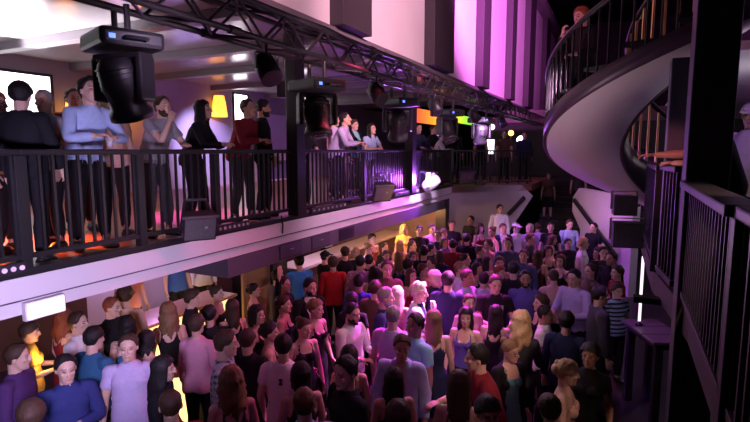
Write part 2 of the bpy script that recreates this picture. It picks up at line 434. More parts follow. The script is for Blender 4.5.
def moving_head(name, loc, rz, pan, tilt, label, group, body=None, glow=None, s=1.0, up=True, hang=True):
    body = body or M_fix
    r = empty(name, loc, rz, label, 'stage light', group)
    sg = -1 if hang else 1
    def Z(z): return sg * z
    def bx(nm, lo, hi, m, b=0.02, par=None, M=None):
        lo, hi = list(lo), list(hi); z0, z1 = Z(lo[2]), Z(hi[2]); lo[2], hi[2] = min(z0, z1), max(z0, z1)
        mb = MB().box([q * s for q in lo], [q * s for q in hi], b * s)
        if M is not None: mb.xf(M)
        return mb.build(nm, m, par or r)
    base = bx('base', (-0.25, -0.21, 0.13), (0.25, 0.21, 0.25), body, 0.03)
    bx('display', (0.2505, -0.16, 0.18), (0.254, -0.12, 0.21), M_blue, 0.0, base)
    for sx in (-1, 1):
        hd = MB().tube([(sx * 0.24 * s, -0.07 * s, Z(0.2) * s), (sx * 0.31 * s, -0.07 * s, Z(0.2) * s), (sx * 0.31 * s, 0.07 * s, Z(0.2) * s), (sx * 0.24 * s, 0.07 * s, Z(0.2) * s)], 0.012 * s, 6)
        hd.build('handle', body, base)
        MB().tube([(sx * 0.13 * s, 0, Z(0.12) * s), (sx * 0.13 * s, 0, Z(-0.05) * s)], 0.022 * s, 8).build('hanging_clamp', M_truss, r)
    P = Matrix.Rotation(pan, 4, 'Z')
    bx('yoke', (-0.21, -0.07, 0.265), (0.21, 0.07, 0.31), body, 0.02, None, P)
    for sx in (-1, 1):
        bx('yoke_arm', (min(sx * 0.165, sx * 0.215), -0.075, 0.29), (max(sx * 0.165, sx * 0.215), 0.075, 0.60), body, 0.02, None, P)
    hm = P @ Matrix.Translation((0, 0, Z(0.52) * s)) @ Matrix.Rotation(tilt, 4, 'X')
    prof = [(0.05, -0.24), (0.10, -0.23), (0.135, -0.17), (0.145, -0.03), (0.13, 0.03), (0.125, 0.12), (0.15, 0.15), (0.152, 0.2), (0.125, 0.205)]
    hd = MB().lathe([(a * s, -b * s) for a, b in prof], 24).xf(hm).build('lamp_head', body, r, True)
    for q in range(5):
        MB().lathe([(0.137 * s, (0.02 + q * 0.035) * s), (0.149 * s, (0.025 + q * 0.035) * s), (0.137 * s, (0.03 + q * 0.035) * s)], 20).xf(hm).build('cooling_fin', body, hd, True)
    MB().lathe([(0.115 * s, -0.207 * s), (0.09 * s, -0.218 * s), (0.02 * s, -0.224 * s)], 20).xf(hm).build('lens', glow or M_lens, hd, True)
    return r
heads = [(2.37, 0.5, 0.35, 'large black moving stage light hanging nearest on the truss'),
         (4.73, 1.2, -0.25, 'charcoal moving stage light hanging beside the middle balcony column'),
         (6.9, 0.7, 0.6, 'black moving stage light hanging third along the truss, near the far column'),
         (9.2, 1.4, -0.5, 'black moving stage light hanging before the orange and green glow'),
         (11.7, 0.9, 0.4, 'small black moving stage light hanging fifth along the truss')]
for y, pan, tilt, lb in heads:
    moving_head('moving_head_light', (TX, y, TZ0 - 0.08), -0.35, pan, tilt, lb, 'stage lights on the truss', M_fix2 if y == 4.73 else None, s=.92 if y < 3 else 1.0)

# small par cans between the moving heads
def par_can(loc, tilt, rz, label, glow=None):
    r = empty('par_can', loc, rz, label, 'stage light', 'par cans on the truss')
    MB().tube([(0, 0, 0), (0, 0, -0.08)], 0.015).build('hanging_clamp', M_truss, r)
    hm = Matrix.Translation((0, 0, -0.2)) @ Matrix.Rotation(tilt, 4, 'X')
    MB().bar((-0.11, 0, -0.08), (0.11, 0, -0.08), 0.03, 0.008).build('yoke', M_fix, r)
    for sx in (-1, 1): MB().bar((sx * 0.11, 0, -0.08), (sx * 0.11, 0, -0.22), 0.008, 0.03, (0, 1, 0)).build('yoke_arm', M_fix, r)
    b = MB().lathe([(0.04, 0.13), (0.085, 0.10), (0.1, 0.02), (0.1, -0.14), (0.092, -0.14)], 20).xf(hm).build('can', M_fix, r, True)
    MB().lathe([(0.09, -0.12), (0.05, -0.128), (0.01, -0.13)], 20).xf(hm).build('lens', glow or M_lens, b, True)
    return r
for y, t, lb in ((3.7, -0.7, 'small black par can on the truss between the two nearest moving lights'), (5.9, -0.8, 'small black par can on the truss past the middle column'),
                 (8.1, -0.6, 'small black par can on the truss past the third moving light'), (10.5, -0.7, 'small par can on the truss close before the fifth moving light'),
                 (13.2, -0.6, 'farthest small par can on the truss, toward the back')):
    par_can((TX + 0.14, y, TZ0 - 0.03), t, 1.2, lb)

# ------------------------------------------------------------------ lamps and bars along the balcony edge
def wedge(px, py, wpx, label, back=0.13, group='angled lamps hung on the balcony edge'):
    c = at_x(px, py, D + 0.16); r = empty('floodlight', (D + 0.13, c[1], c[2]), math.radians(-34), label, 'floodlight', group)
    if px > 450:
        c = on_plane(px, py, E1, E2); r.location = (c[0] + .06, c[1] - .06, c[2]); r.rotation_euler = (0, 0, math.radians(-55))
    w = wpx; h = w * 0.82
    Mx = Matrix.Translation((0.20, 0, 0)) @ Matrix.Rotation(math.radians(24), 4, 'Y')
    mb = MB().hexa([(-0.10, -w * .36, -h / 2), (0.04, -w / 2 * .92, -h / 2), (0.04, w / 2 * .92, -h / 2), (-0.10, w * .36, -h / 2), (-0.10, -w * .4, h / 2), (0.04, -w / 2, h / 2), (0.04, w / 2, h / 2), (-0.10, w * .4, h / 2)]).xf(Mx)
    hs = mb.build('housing', M_fix, r)
    MB().box((0.041, -w / 2 * .86, -h / 2 * .86), (0.052, w / 2 * .86, h / 2 * .82), 0.004).xf(Mx).build('grille', mat('grille_grey', (0.14, 0.12, 0.13), 0.5, 0.1, nscale=60, noise_amt=0.5), hs)
    MB().box((0.03, -w / 2 * 1.02, h / 2 * .9), (0.06, w / 2 * 1.02, h / 2 * 1.04), 0.004).xf(Mx).build('top_lip', mat('lip_grey', (0.2, 0.18, 0.19), 0.4, 0.4), hs)
    MB().box((0.053, w * .12, h * .02), (0.056, w * .2, h * .1), 0.001).xf(Mx).build('badge', mat('badge', (0.4, 0.38, 0.4), 0.4), hs)
    br = MB()
    for sy in (-1, 1): br.bar((0.0, sy * w * .3, 0.30), (0.2, sy * w * .52, 0.0), 0.02, 0.03)
    br.bar((0.0, -w * .3, 0.30), (0.0, w * .3, 0.30), 0.03, 0.03); br.build('bracket', M_fix, r)
    return r
wedge(198, 225, 0.40, 'nearest black angled floodlight hung on the balcony edge, with a pale lip')
wedge(379, 192, 0.46, 'black angled floodlight on the balcony edge left of the glowing white lamp')
wedge(463, 177, 0.5, 'farthest black angled floodlight on the balcony edge right of the white lamp')
# black lighting console clamps by the first floodlight
def led_bar(x0, x1, y, n, label, glow):
    a = at_x(x0, y, D + 0.08); b = at_x(x1, y, D + 0.08)
    r = empty('led_bar', (D + 0.027, a[1], 2.60), 0, label, 'led bar', 'led bars on the balcony edge'); L = b[1] - a[1]
    MB().box((0.0, 0, 0.0), (0.05, L, 0.09), 0.008).build('housing', M_fix, r)
    for i in range(n):
        yy = (i + .5) * L / n
        MB().lathe([(0.022, 0.048), (0.021, 0.058), (0.012, 0.06)], 12, (0.0, yy, 0.045), 'X').build('lens', glow, r)
M_ledoff = mat('led_lens', (0.4, 0.38, 0.45), 0.15, coat=1)
led_bar(0, 27, 272, 3, 'led bar with glinting violet lenses at the far left of the balcony edge', emit_mat('violet_led', (0.65, 0.45, 1.0), .55))
led_bar(213, 250, 230, 8, 'dark led bar right of the nearest floodlight on the balcony edge', M_ledoff)
led_bar(312, 347, 210, 8, 'dark led bar on the balcony edge past the middle column', M_ledoff)
led_bar(395, 419, 195, 6, 'dark led bar on the balcony edge just left of the white lamp', M_ledoff)

# white moving lamp that stands out from the balcony edge
c = at_x(430, 183, D + 0.3)
M_wl = mat('white_lamp_shell', (0.8, 0.78, 0.8), 0.35)
wl = empty('white_scanner_lamp', (D + 0.03, c[1], c[2] - 0.2), 0, 'white moving lamp glowing violet on the balcony edge', 'stage light')
MB().bar((0.0, 0, 0.48), (0.34, 0, 0.48), 0.06, 0.05).build('bracket', M_fix, wl)
MB().box((0.16, -0.16, 0.43), (0.44, 0.16, 0.47), 0.015).build('yoke', M_fix, wl)
for sy in (-1, 1): MB().box((0.24, min(sy * .17, sy * .215), 0.12), (0.36, max(sy * .17, sy * .215), 0.47), 0.02).build('yoke_arm', M_wl, wl)
hm = Matrix.Translation((0.3, 0, 0.2)) @ Matrix.Rotation(math.radians(50), 4, 'Y')
hd = MB().lathe([(0.05, 0.24), (0.13, 0.21), (0.16, 0.08), (0.155, -0.1), (0.14, -0.22), (0.12, -0.225)], 22).xf(hm).build('lamp_head', M_wl, wl, True)
MB().lathe([(0.115, -0.226), (0.07, -0.235), (0.01, -0.238)], 18).xf(hm).build('lens', emit_mat('violet_lens', (0.8, 0.55, 1.0), 12.0), hd, True)

# small white fluorescent box on the lower white strip
c = at_x(45, 307, D)
em = empty('fluorescent_lamp', (D - 0.04, c[1], c[2] - 0.085), 0, 'bright white box lamp fixed under the balcony edge at the left', 'lamp')
MB().box((0, -0.18, 0), (0.06, 0.18, 0.17), 0.008).build('housing', M_white, em)
MB().box((-.004, -0.1, 0.04), (0.002, 0.1, 0.13)).build('mounting_plate', M_black, em)
MB().box((0.06, -0.165, 0.015), (0.072, 0.165, 0.155), 0.005).build('diffuser', emit_mat('tube_white', (.92, 0.78, 1.0), 1.25), em)
c = at_x(105.5, 289, D)
thing1('vent_slot', MB().box((0, -0.035, 0), (0.006, 0.035, 0.022)), M_black, 'tiny black slot plate on the lower white strip above the red haired man', 'vent', org=(D - 0.04, c[1], c[2] - 0.01))

# black crack of a cable hanging over the white strip
c = at_x(281, 228, D + .02)
thing1('hanging_cable', MB().tube([(D + 0.03, c[1], 2.66), (D + 0.04, c[1] + .01, 2.6), (D + 0.035, c[1] + .03, 2.5), (D + 0.03, c[1] + .02, 2.38)], 0.012, 6), M_fix, 'short black cable end hanging over the white balcony strip', 'cable', org=(D + 0.03, c[1], 2.38))

# ------------------------------------------------------------------ things on the upper left balcony
c = at_x(0, 104, -11.38)
scr = empty('projection_screen', (-11.39, 5.7, 3.85), 0, 'large glowing white screen on the balcony wall behind the black jacket', 'screen')
MB().box((0.0, -3.2, 0.0), (0.03, 1.42, 1.38)).build('picture', emit_mat('screen_white', (0.95, 0.93, 1.0), 3.2), scr)
fr = MB()
for lo, hi in (((0, -3.26, -0.06), (0.045, 1.48, 0)), ((0, -3.26, 1.38), (0.045, 1.48, 1.44)), ((0, -3.26, 0), (0.045, -3.2, 1.38)), ((0, 1.42, 0), (0.045, 1.48, 1.38))): fr.box(lo, hi)
fr.build('frame', M_black, scr)

def wall_glow(name, x0, x1, y0, y1, X, col, s, label, cat, frame=M_black):
    a = at_x(x0, (y0 + y1) / 2, X); b = at_x(x1, (y0 + y1) / 2, X)
    t = at_x((x0 + x1) / 2, y0, X)[2]; u = at_x((x0 + x1) / 2, y1, X)[2]
    r = empty(name, (X, (a[1] + b[1]) / 2, u), 0, label, cat); w = abs(b[1] - a[1]) / 2
    MB().box((0, -w, 0), (0.03, w, t - u)).build('glass', emit_mat(name + '_glow_%d' % int(x0), col, s), r)
    f = MB()
    for lo, hi in (((0, -w - .06, -.05), (.05, -w, t - u + .05)), ((0, w, -.05), (.05, w + .06, t - u + .05)), ((0, -w, t - u), (.05, w, t - u + .05)), ((0, -w, -.05), (.05, w, 0))): f.box(lo, hi)
    f.build('frame', frame, r)
    return r
wall_glow('lit_window', 234, 247, 95, 150, -11.38, (1.0, 0.88, 0.95), 5.0, 'bright narrow window between the maroon and black shirted men', 'window')
wall_glow('lit_window', 300, 308, 98, 150, -11.38, (1.0, 0.9, 1.0), 4.0, 'bright sliver of window right of the middle balcony column', 'window')
# pale door lit violet
a, b = at_x(262, 120, -11.38), at_x(289, 120, -11.38)
dr = empty('balcony_door', (-11.39, (a[1] + b[1]) / 2, 2.56), 0, 'pale door washed in violet light left of the middle column', 'door')
w = (b[1] - a[1]) / 2
MB().box((0, -w, 0), (0.05, w, 2.35), 0.01).build('leaf', mat('pale_door', (0.55, 0.52, 0.62), 0.5, nscale=2), dr)
MB().box((0.05, -w * .9, 0.05), (0.058, w * .9, 0.72), 0.004).build('kick_plate', mat('blue_kick', (0.12, 0.10, 0.22), 0.4), dr)
MB().tube([(0.05, -w * .8, 1.0), (0.1, -w * .8, 1.0), (0.1, -w * .8, 1.2), (0.05, -w * .8, 1.2)], 0.012).build('handle', mat('dull_steel', (0.4, 0.38, 0.4), 0.35, 0.9), dr)

# orange wall lamp
def sconce(px, py, X, label, col=(1.0, 0.36, 0.04), s=2.6, k=1.0):
    c = at_x(px, py, X); r = empty('wall_lamp', (X, c[1], c[2]), 0, label, 'lamp', 'orange wall lamps')
    MB().box((0, -0.05, -0.05), (0.06, 0.05, 0.12), 0.01).build('bracket', M_black, r)
    MB().lathe([(0.10 * k, 0.12), (0.13 * k, -0.1), (0.16 * k, -0.34 * k), (0.14 * k, -0.34 * k), (0.09 * k, 0.11)], 20, (0.2, 0, 0)).build('lamp_shade', emit_mat('amber_shade', col, s), r, True)
    return r
sconce(214, 100, -11.38, 'glowing orange wall lamp right of the long haired woman', k=1.5)
sconce(67, 104, -11.38, 'orange wall lamp half hidden right of the white screen', k=1.2)
# hanging loudspeaker at the column, on the ceiling beam
def hung_speaker(px, py, X, label, w=0.3):
    c = at_x(px, py, X); r = empty('hanging_loudspeaker', (X, c[1], c[2] - w * .45), 0.5, label, 'loudspeaker')
    MB().box((-w * .4, -w / 2, 0), (w * .4, w / 2, w * .9), 0.015).build('cabinet', M_fix, r)
    MB().box((w * .4, -w * .44, w * .06), (w * .4 + .01, w * .44, w * .84)).build('grille', mat('grille_grey', (0.09, 0.08, 0.085), 0.5), r)
    MB().tube([(0, 0, w * .9), (0, 0, 5.6 - c[2] + w * .45)], 0.018).build('pole', M_fix, r)
hung_speaker(285, 90, -5.3, 'small black loudspeaker hung from the ceiling left of the middle column')
# led ceiling strip in orange to green
def led_panel(x0, x1, y0, y1, X, grad, label, s):
    a = at_x(x0, (y0 + y1) / 2, X); b = at_x(x1, (y0 + y1) / 2, X); z1 = at_x((x0 + x1) / 2, y0, X)[2]; z0 = at_x((x0 + x1) / 2, y1, X)[2]
    L = b[1] - a[1]; r = empty('light_box', (X, a[1], z0), PI / 2, label, 'light box', 'coloured light boxes at the far bar')
    MB().box((0, -0.06, 0), (L, 0.0, z1 - z0)).build('front', emit_mat('led_grad_%d' % x0, grad[0][1], s, grad), r)
    MB().box((-.03, 0.0, -.03), (L + .03, 0.12, z1 - z0 + .03), 0.01).build('housing', M_black, r)
    for q in (0.15, 0.85): MB().tube([(L * q, 0.06, z1 - z0 + .03), (L * q, 0.06, 5.6 - z0)], 0.02).build('hanger', M_black, r)
led_panel(417, 441, 111, 124, -6.6, [(0, (1, .10, .03)), (.6, (1, .3, .02)), (1, (1, .55, .03))], 'orange glowing light box at the far balcony bar', 1.6)
led_panel(456, 474, 116.5, 124, -6.6, [(0, (.8, .8, .03)), (.4, (.35, .9, .05)), (1, (.15, .75, .05))], 'green glowing light box right of the orange one', 1.3)
c = at_y(490.5, 147, 17.4)
mo = empty('small_screen', (c[0], 17.4, c[2] - .25), -0.1, 'small upright white screen glowing on the far balcony', 'screen')
MB().box((-.14, 0, 0), (.14, .04, .52), .008).build('bezel', M_fix, mo); MB().box((-.12, -.006, .02), (.12, 0, .5)).build('picture', emit_mat('small_white', (1, .95, 1), 5.0), mo)
MB().tube([(0, .02, -(c[2] - .25 - 2.56)), (0, .02, 0)], .02).build('stand', M_fix, mo)
def ball_lamp(px, py, Y, r0, col, s, label, floor=2.56):
    c = at_y(px, py, Y); r = empty('standing_lamp', (c[0], Y, floor), 0, label, 'lamp', 'small lamps on the far balcony')
    H = c[2] - floor
    MB().lathe([(.12, 0), (.12, .02), (.02, .03), (.018, H - r0)], 14).build('stand', M_fix, r, True)
    MB().lathe([(r0 * math.sin(t) + .002, H - r0 * math.cos(t)) for t in [i * PI / 8 for i in range(9)]], 16).build('globe', emit_mat('globe_%d' % px, col, s), r, True)
ball_lamp(492, 127, 17.9, .10, (1, .85, .9), 2.0, 'pale globe lamp above the small white screen')
ball_lamp(511, 133, 19.2, .10, (1, .55, .1), 4.5, 'amber globe lamp on the far balcony')
ball_lamp(521, 140, 18.6, .15, (.78, .6, 1), 9.0, 'bright violet globe lamp at the end of the far balcony')

# tan panel door and dark closet under the balcony
a, b = at_x(244, 300, -6.2), at_x(271, 300, -6.2)
pd = empty('wooden_door', (-6.2, a[1], 0), 0, 'tan wooden door below the dark bulkhead behind the crowd', 'door')
MB().box((-.06, 0, 0), (0, b[1] - a[1], 2.2), .008).build('leaf', M_wood, pd)
for q in (.25, 1.2): MB().box((0, .12, q), (.012, b[1] - a[1] - .12, q + .75), .006).build('door_panel', mat('tan_wood_panel', (0.33, 0.19, 0.085), 0.5, nscale=7, noise_amt=0.2), pd)
MB().lathe([(.03, 0), (.03, .05)], 12, (0.0, .1, 1.05), 'X').build('knob', mat('brass', (0.75, 0.5, 0.2), 0.3, 0.9), pd)
struct('wall_closet', MB().box((-7.2, b[1] + .02, 0), (-6.15, b[1] + .5, 2.24)), M_black)

# bar under the balcony
bar = empty('bar_counter', (-6.4, 8.9, 0), 0, 'long bar under the balcony with a glowing pale top', 'bar')
MB().box((-.28, 0, 0), (.22, 5.6, 1.06), .01).build('front', mat('bar_front', (0.10, 0.05, 0.04), 0.4, nscale=6), bar)
MB().box((-.38, -.05, 1.06), (.3, 5.65, 1.13), .012).build('counter_top', mat('bar_top', (0.50, 0.42, 0.50), 0.3), bar)
MB().box((.221, .1, .2), (.232, 5.5, .26)).build('foot_strip', emit_mat('bar_strip', (1, .7, .5), 1.5), bar)
bb = empty('bottle_shelf', (-8.9, 9.0, 0), 0, 'lit back bar shelving with pale panels behind the bar', 'shelf')
MB().box((-.3, 0, 0), (.25, 5.6, .95), .01).build('cabinet', M_brown, bb)
MB().box((-.3, 0, .95), (-.26, 5.6, 2.2)).build('back_panel', emit_mat('backbar_glow', (1, .78, .80), 1.3), bb)
for z in (1.3, 1.65): MB().box((-.26, 0, z), (.1, 5.6, z + .03)).build('shelf_board', M_wood, bb)
bc = [(.25, .1, .02), (.05, .25, .08), (.6, .5, .3), (.4, .25, .05), (.5, .05, .05)]
bproto = {}
bl = ['amber', 'green', 'clear', 'golden', 'red']
for i in range(40):
    k = i % 5; zz = .951 if i < 14 else 1.331 if i < 27 else 1.681
    j = i if i < 14 else i - 14 if i < 27 else i - 27; yy = 9.2 + j * .39 + (.1 if i > 13 else 0)
    if k not in bproto:
        o = MB().lathe([(.036, 0), (.038, .01), (.038, .17), (.03, .2), (.014, .23), (.014, .3), (.017, .3), (.017, .315)], 10).build('bottle', mat('bottle_%s' % bl[k], bc[k], .12, coat=.5), None, True); bproto[k] = o
    else:
        o = bproto[k].copy(); COL.objects.link(o)
    o.location = (-8.98, yy, zz); tag(o, '%s bottle among those on the lit shelves behind the bar' % bl[k], 'bottle', '%s bottles behind the bar' % bl[k])
# glowing low bar at the left, lit from inside
gb = empty('glowing_bar', (-6.85, 4.95, 0), 0, 'low bar with glowing amber front panels at the lower left', 'bar')
MB().box((-.35, 0, .0), (.22, 2.4, .08), .01).build('plinth', M_black, gb)
for i in range(3):
    MB().box((-.3, .03 + i * .8, .085), (.2, .77 + i * .8, .86), .01).build('light_panel', emit_mat('amber_panel', (1.0, .60, .22), 2.2), gb)
for i in range(4):
    MB().box((-.32, i * .8 - .03, .08), (.22, i * .8 + .03, .87), .01).build('frame_post', M_black, gb)
MB().box((-.4, -.06, .87), (.3, 2.46, .92), .012).build('counter_top', mat('amber_top', (.6, .42, .25), .25), gb)
rt = empty('round_table', (-5.75, 3.02, 0), 0, 'small dark round table with a pale menu in the lower left corner', 'table')
MB().lathe([(.19, 0), (.19, .02), (.03, .04), (.028, .95)], 18).build('pedestal', M_black, rt, True)
MB().lathe([(.0, .95), (.21, .95), (.215, .965), (.21, .98), (.0, .98)], 24).build('table_top', M_wood, rt, True)
mn = MB().prism([(-.11, -.07, .9805), (.11, -.07, .9805), (.11, .0, .995), (-.11, .0, .995)], (0, 0, .003)).prism([(-.11, .0, .995), (.11, .0, .995), (.11, .07, .9805), (-.11, .07, .9805)], (0, 0, .003))
mo_ = mn.build('menu', mat('menu_paper', (.75, .62, .42), .6)); mo_.location = (-5.75, 3.02, 0); mo_.rotation_euler = (0, 0, .7)
tag(mo_, 'pale folded menu lying on the small round table', 'menu')
lt = empty('light_table', (-5.98, 5.42, 0), .3, 'low glowing amber stool table between the crowd at the left', 'table')
MB().box((-.17, -.17, .06), (.17, .17, .42), .02).build('light_cube', emit_mat('amber_panel', (1.0, .60, .22), 2.2), lt)
MB().box((-.15, -.15, 0), (.15, .15, .06)).build('plinth', M_black, lt)
MB().box((-.18, -.18, .42), (.18, .18, .45), .01).build('table_top', mat('amber_top', (.6, .42, .25), .25), lt)
# glowing columns added to make amber patches of light between the people
for (x, y), lb in (((-5.08, 3.63), 'slim added amber glow column right of the dark blue shirted man in front'), ((-4.79, 4.33), 'slim added amber glow column right of the long black hair')):
    lc = empty('glow_column', (x, y, 0), 0, lb, 'table', 'added amber glow columns')
    MB().lathe([(.0, 0), (.13, 0), (.13, .05), (.0, .05)], 18).build('base', M_black, lc, True)
    MB().lathe([(.0, .05), (.095, .05), (.095, .93), (.0, .93)], 18).build('light_panel', emit_mat('amber_panel', (1.0, .60, .22), 2.2), lc, True)
    MB().lathe([(.0, .93), (.14, .93), (.14, .96), (.0, .96)], 20).build('table_top', mat('amber_top', (.6, .42, .25), .25), lc, True)
# ------------------------------------------------------------------ right side: loudspeakers, shelf rail, high tables
def speaker(px, py, Dp, w, h, d, rz, label):
    c = at_depth(px, py, Dp); r = empty('loudspeaker', (c[0], c[1], c[2] - h / 2), rz, label, 'loudspeaker', 'loudspeakers on the right balcony edge')
    MB().hexa([(-w / 2, 0, 0), (w / 2, 0, 0), (w * .4, d, 0), (-w * .4, d, 0), (-w / 2, 0, h), (w / 2, 0, h), (w * .4, d, h), (-w * .4, d, h)]).build('cabinet', M_fix, r)
    MB().box((-w * .46, -.014, h * .05), (w * .46, -.001, h * .95), .004).build('grille', mat('grille_black', (.03, .028, .03), .5, nscale=50, noise_amt=.5), r)
    u = MB().bar((-w * .54, d * .4, h * .3), (-w * .54, d * .4, h + .06), .03, .012).bar((w * .54, d * .4, h * .3), (w * .54, d * .4, h + .06), .03, .012).bar((-w * .55, d * .4, h + .06), (w * .55, d * .4, h + .06), .03, .012)
    u.build('bracket', mat('lip_grey', (0.2, 0.18, 0.19), 0.4, 0.4), r)
    MB().tube([(w * .5, d * .4, h * .5), (w * .5 + .06, d * .4 + .03, h * .5)], .02).build('wall_arm', M_fix, r)
speaker(626, 206, 7.0, .30, .27, .26, .25, 'smaller black loudspeaker at the tip of the curved stair')
speaker(630, 236, 7.0, .42, .34, .3, .25, 'larger black loudspeaker right below the smaller one')
# black ledge bar below the right balcony
a = at_depth(633, 298, 5.0)
lr = empty('ledge_rail', (a[0], a[1], a[2]), 0, 'black horizontal ledge bar jutting out below the right railing', 'ledge')
MB().box((0, -.06, -.03), (.9, .06, .03), .01).build('bar', M_black, lr)
for q in (.25, .7): MB().bar((q, 0, .03), (q, 0, 2.2 - a[2]), .04, .04).build('hanger', M_black, lr)

def high_table(px, py, z, w, dpt, rz, label, top, h_leg=True):
    c = at_z(px, py, z); r = empty('high_table', (c[0], c[1], 0), rz, label, 'table', 'high tables at the right')
    n = 3
    for i in range(n):
        MB().box((-w / 2, -dpt / 2 + i * dpt / n + .006, z - .045), (w / 2, -dpt / 2 + (i + 1) * dpt / n - .006, z), .012).build('plank', top, r)
    MB().box((-w / 2 + .06, -dpt / 2 + .05, z - .12), (w / 2 - .06, dpt / 2 - .05, z - .046), .008).build('apron', M_dark, r)
    for sx in (-1, 1):
        for sy in (-1, 1):
            MB().box((sx * (w / 2 - .12) - .05, sy * (dpt / 2 - .1) - .04, 0), (sx * (w / 2 - .12) + .05, sy * (dpt / 2 - .1) + .04, z - .12), .008).build('leg', M_bpil if sx > 0 else M_dark, r)
    return c
tt = mat('plum_planks', (.13, .085, .13), .45, nscale=7)
t1 = high_table(655, 330, 1.2, .52, .95, .42, 'high plank table at the lower right beside the smiling woman in black', tt)
# bright white candle glass and pole
gc = at_z(639, 325, 1.201)
cg = empty('light_tube', (gc[0], gc[1], 1.201), 0, 'slim upright white light tube standing at the edge of the high table', 'lamp')
MB().lathe([(.05, 0), (.055, .015), (.02, .03), (.018, .06)], 14).build('base', M_fix, cg, True)
MB().lathe([(.018, .06), (.018, .98), (.006, .99)], 12).build('tube', emit_mat('tube_glow', (1, .8, .86), 1.5), cg, True)
# ------------------------------------------------------------------ people: bodies
UNIT = 1.755
CB_SHOULDER = {'m': .180, 'f': .158}


def ring_loft(rings):
    V, F = [], []
    n = len(rings[0])
    for r in rings: V += r
    for i in range(len(rings) - 1):
        for k in range(n): F.append((i * n + k, i * n + (k + 1) % n, (i + 1) * n + (k + 1) % n, (i + 1) * n + k))
    F.append(tuple(range(n))[::-1]); F.append(tuple(range((len(rings) - 1) * n, len(rings) * n)))
    return V, F


def ball_(mb, c, r, M=None):
    c = Vector(c); r = (r, r, r) if isinstance(r, (int, float)) else r
    rings = []
    for i in range(1, 8):
        t = PI * i / 8; q = []
        for k in range(10):
            a = 2 * PI * k / 10; p = Vector((r[0] * math.sin(t) * math.cos(a), r[1] * math.sin(t) * math.sin(a), r[2] * math.cos(t))) + c
            q.append((M @ p if M is not None else p)[:])
        rings.append(q)
    V, F = ring_loft(rings); mb.add(V, F)


HEADP = [(-.118, .022, .082, -.030), (-.108, .040, .094, .000), (-.085, .054, .098, .035), (-.055, .063, .096, .062), (-.025, .069, .094, .078), (.005, .073, .090, .088),
         (.040, .076, .094, .096), (.070, .071, .084, .092), (.095, .055, .060, .070), (.112, .033, .030, .042), (.120, .012, .008, .015)]


def head_r(z, a, off=0.0):
    """point of the skull surface at height z, direction a (0 = face, +-pi = back)"""
    zs = [p[0] for p in HEADP]; z = max(zs[0], min(zs[-1], z))
    w, f, b = (float(np.interp(z, zs, [p[k] for p in HEADP])) for k in (1, 2, 3))
    cy = (b - f) / 2; ry = (b + f) / 2
    return Vector(((w + off) * math.sin(a), cy - (ry + off) * math.cos(a), z))


def add_head(mb, M):
    rings = []
    for z, w, f, b in HEADP: rings.append([(M @ head_r(z, 2 * PI * k / 18))[:] for k in range(18)])
    V, F = ring_loft(rings); mb.add(V, F)
    nb, nt = Vector((0, -.090, .028)), Vector((0, -.117, -.026))      # nose
    o = len(mb.v)
    mb.tube([nb, (nb + nt) / 2 + Vector((0, -.003, 0)), nt, nt + Vector((0, .015, -.008))], [.008, .011, .015, .010], 8).xf(M, o)
    for sx in (-1, 1):
        ball_(mb, (sx * .013, -.101, -.030), (.008, .010, .007), M)     # nostril wing
        ball_(mb, (sx * .078, .006, -.008), (.009, .018, .031), M)      # ear
        ball_(mb, (sx * .030, -.084, .030), (.023, .011, .008), M)      # brow ridge
        ball_(mb, (sx * .040, -.074, -.022), (.021, .019, .018), M)     # cheek
        ball_(mb, (sx * .030, -.0815, .006), (.012, .009, .008), M)     # eyeball bulge
    ball_(mb, (0, -.098, -.058), (.023, .009, .0065), M); ball_(mb, (0, -.096, -.070), (.020, .010, .007), M)   # lips
    ball_(mb, (0, -.090, -.100), (.020, .016, .015), M)                 # chin


def limb(mb, pts, rad, n=12):
    mb.tube(pts, rad, n)


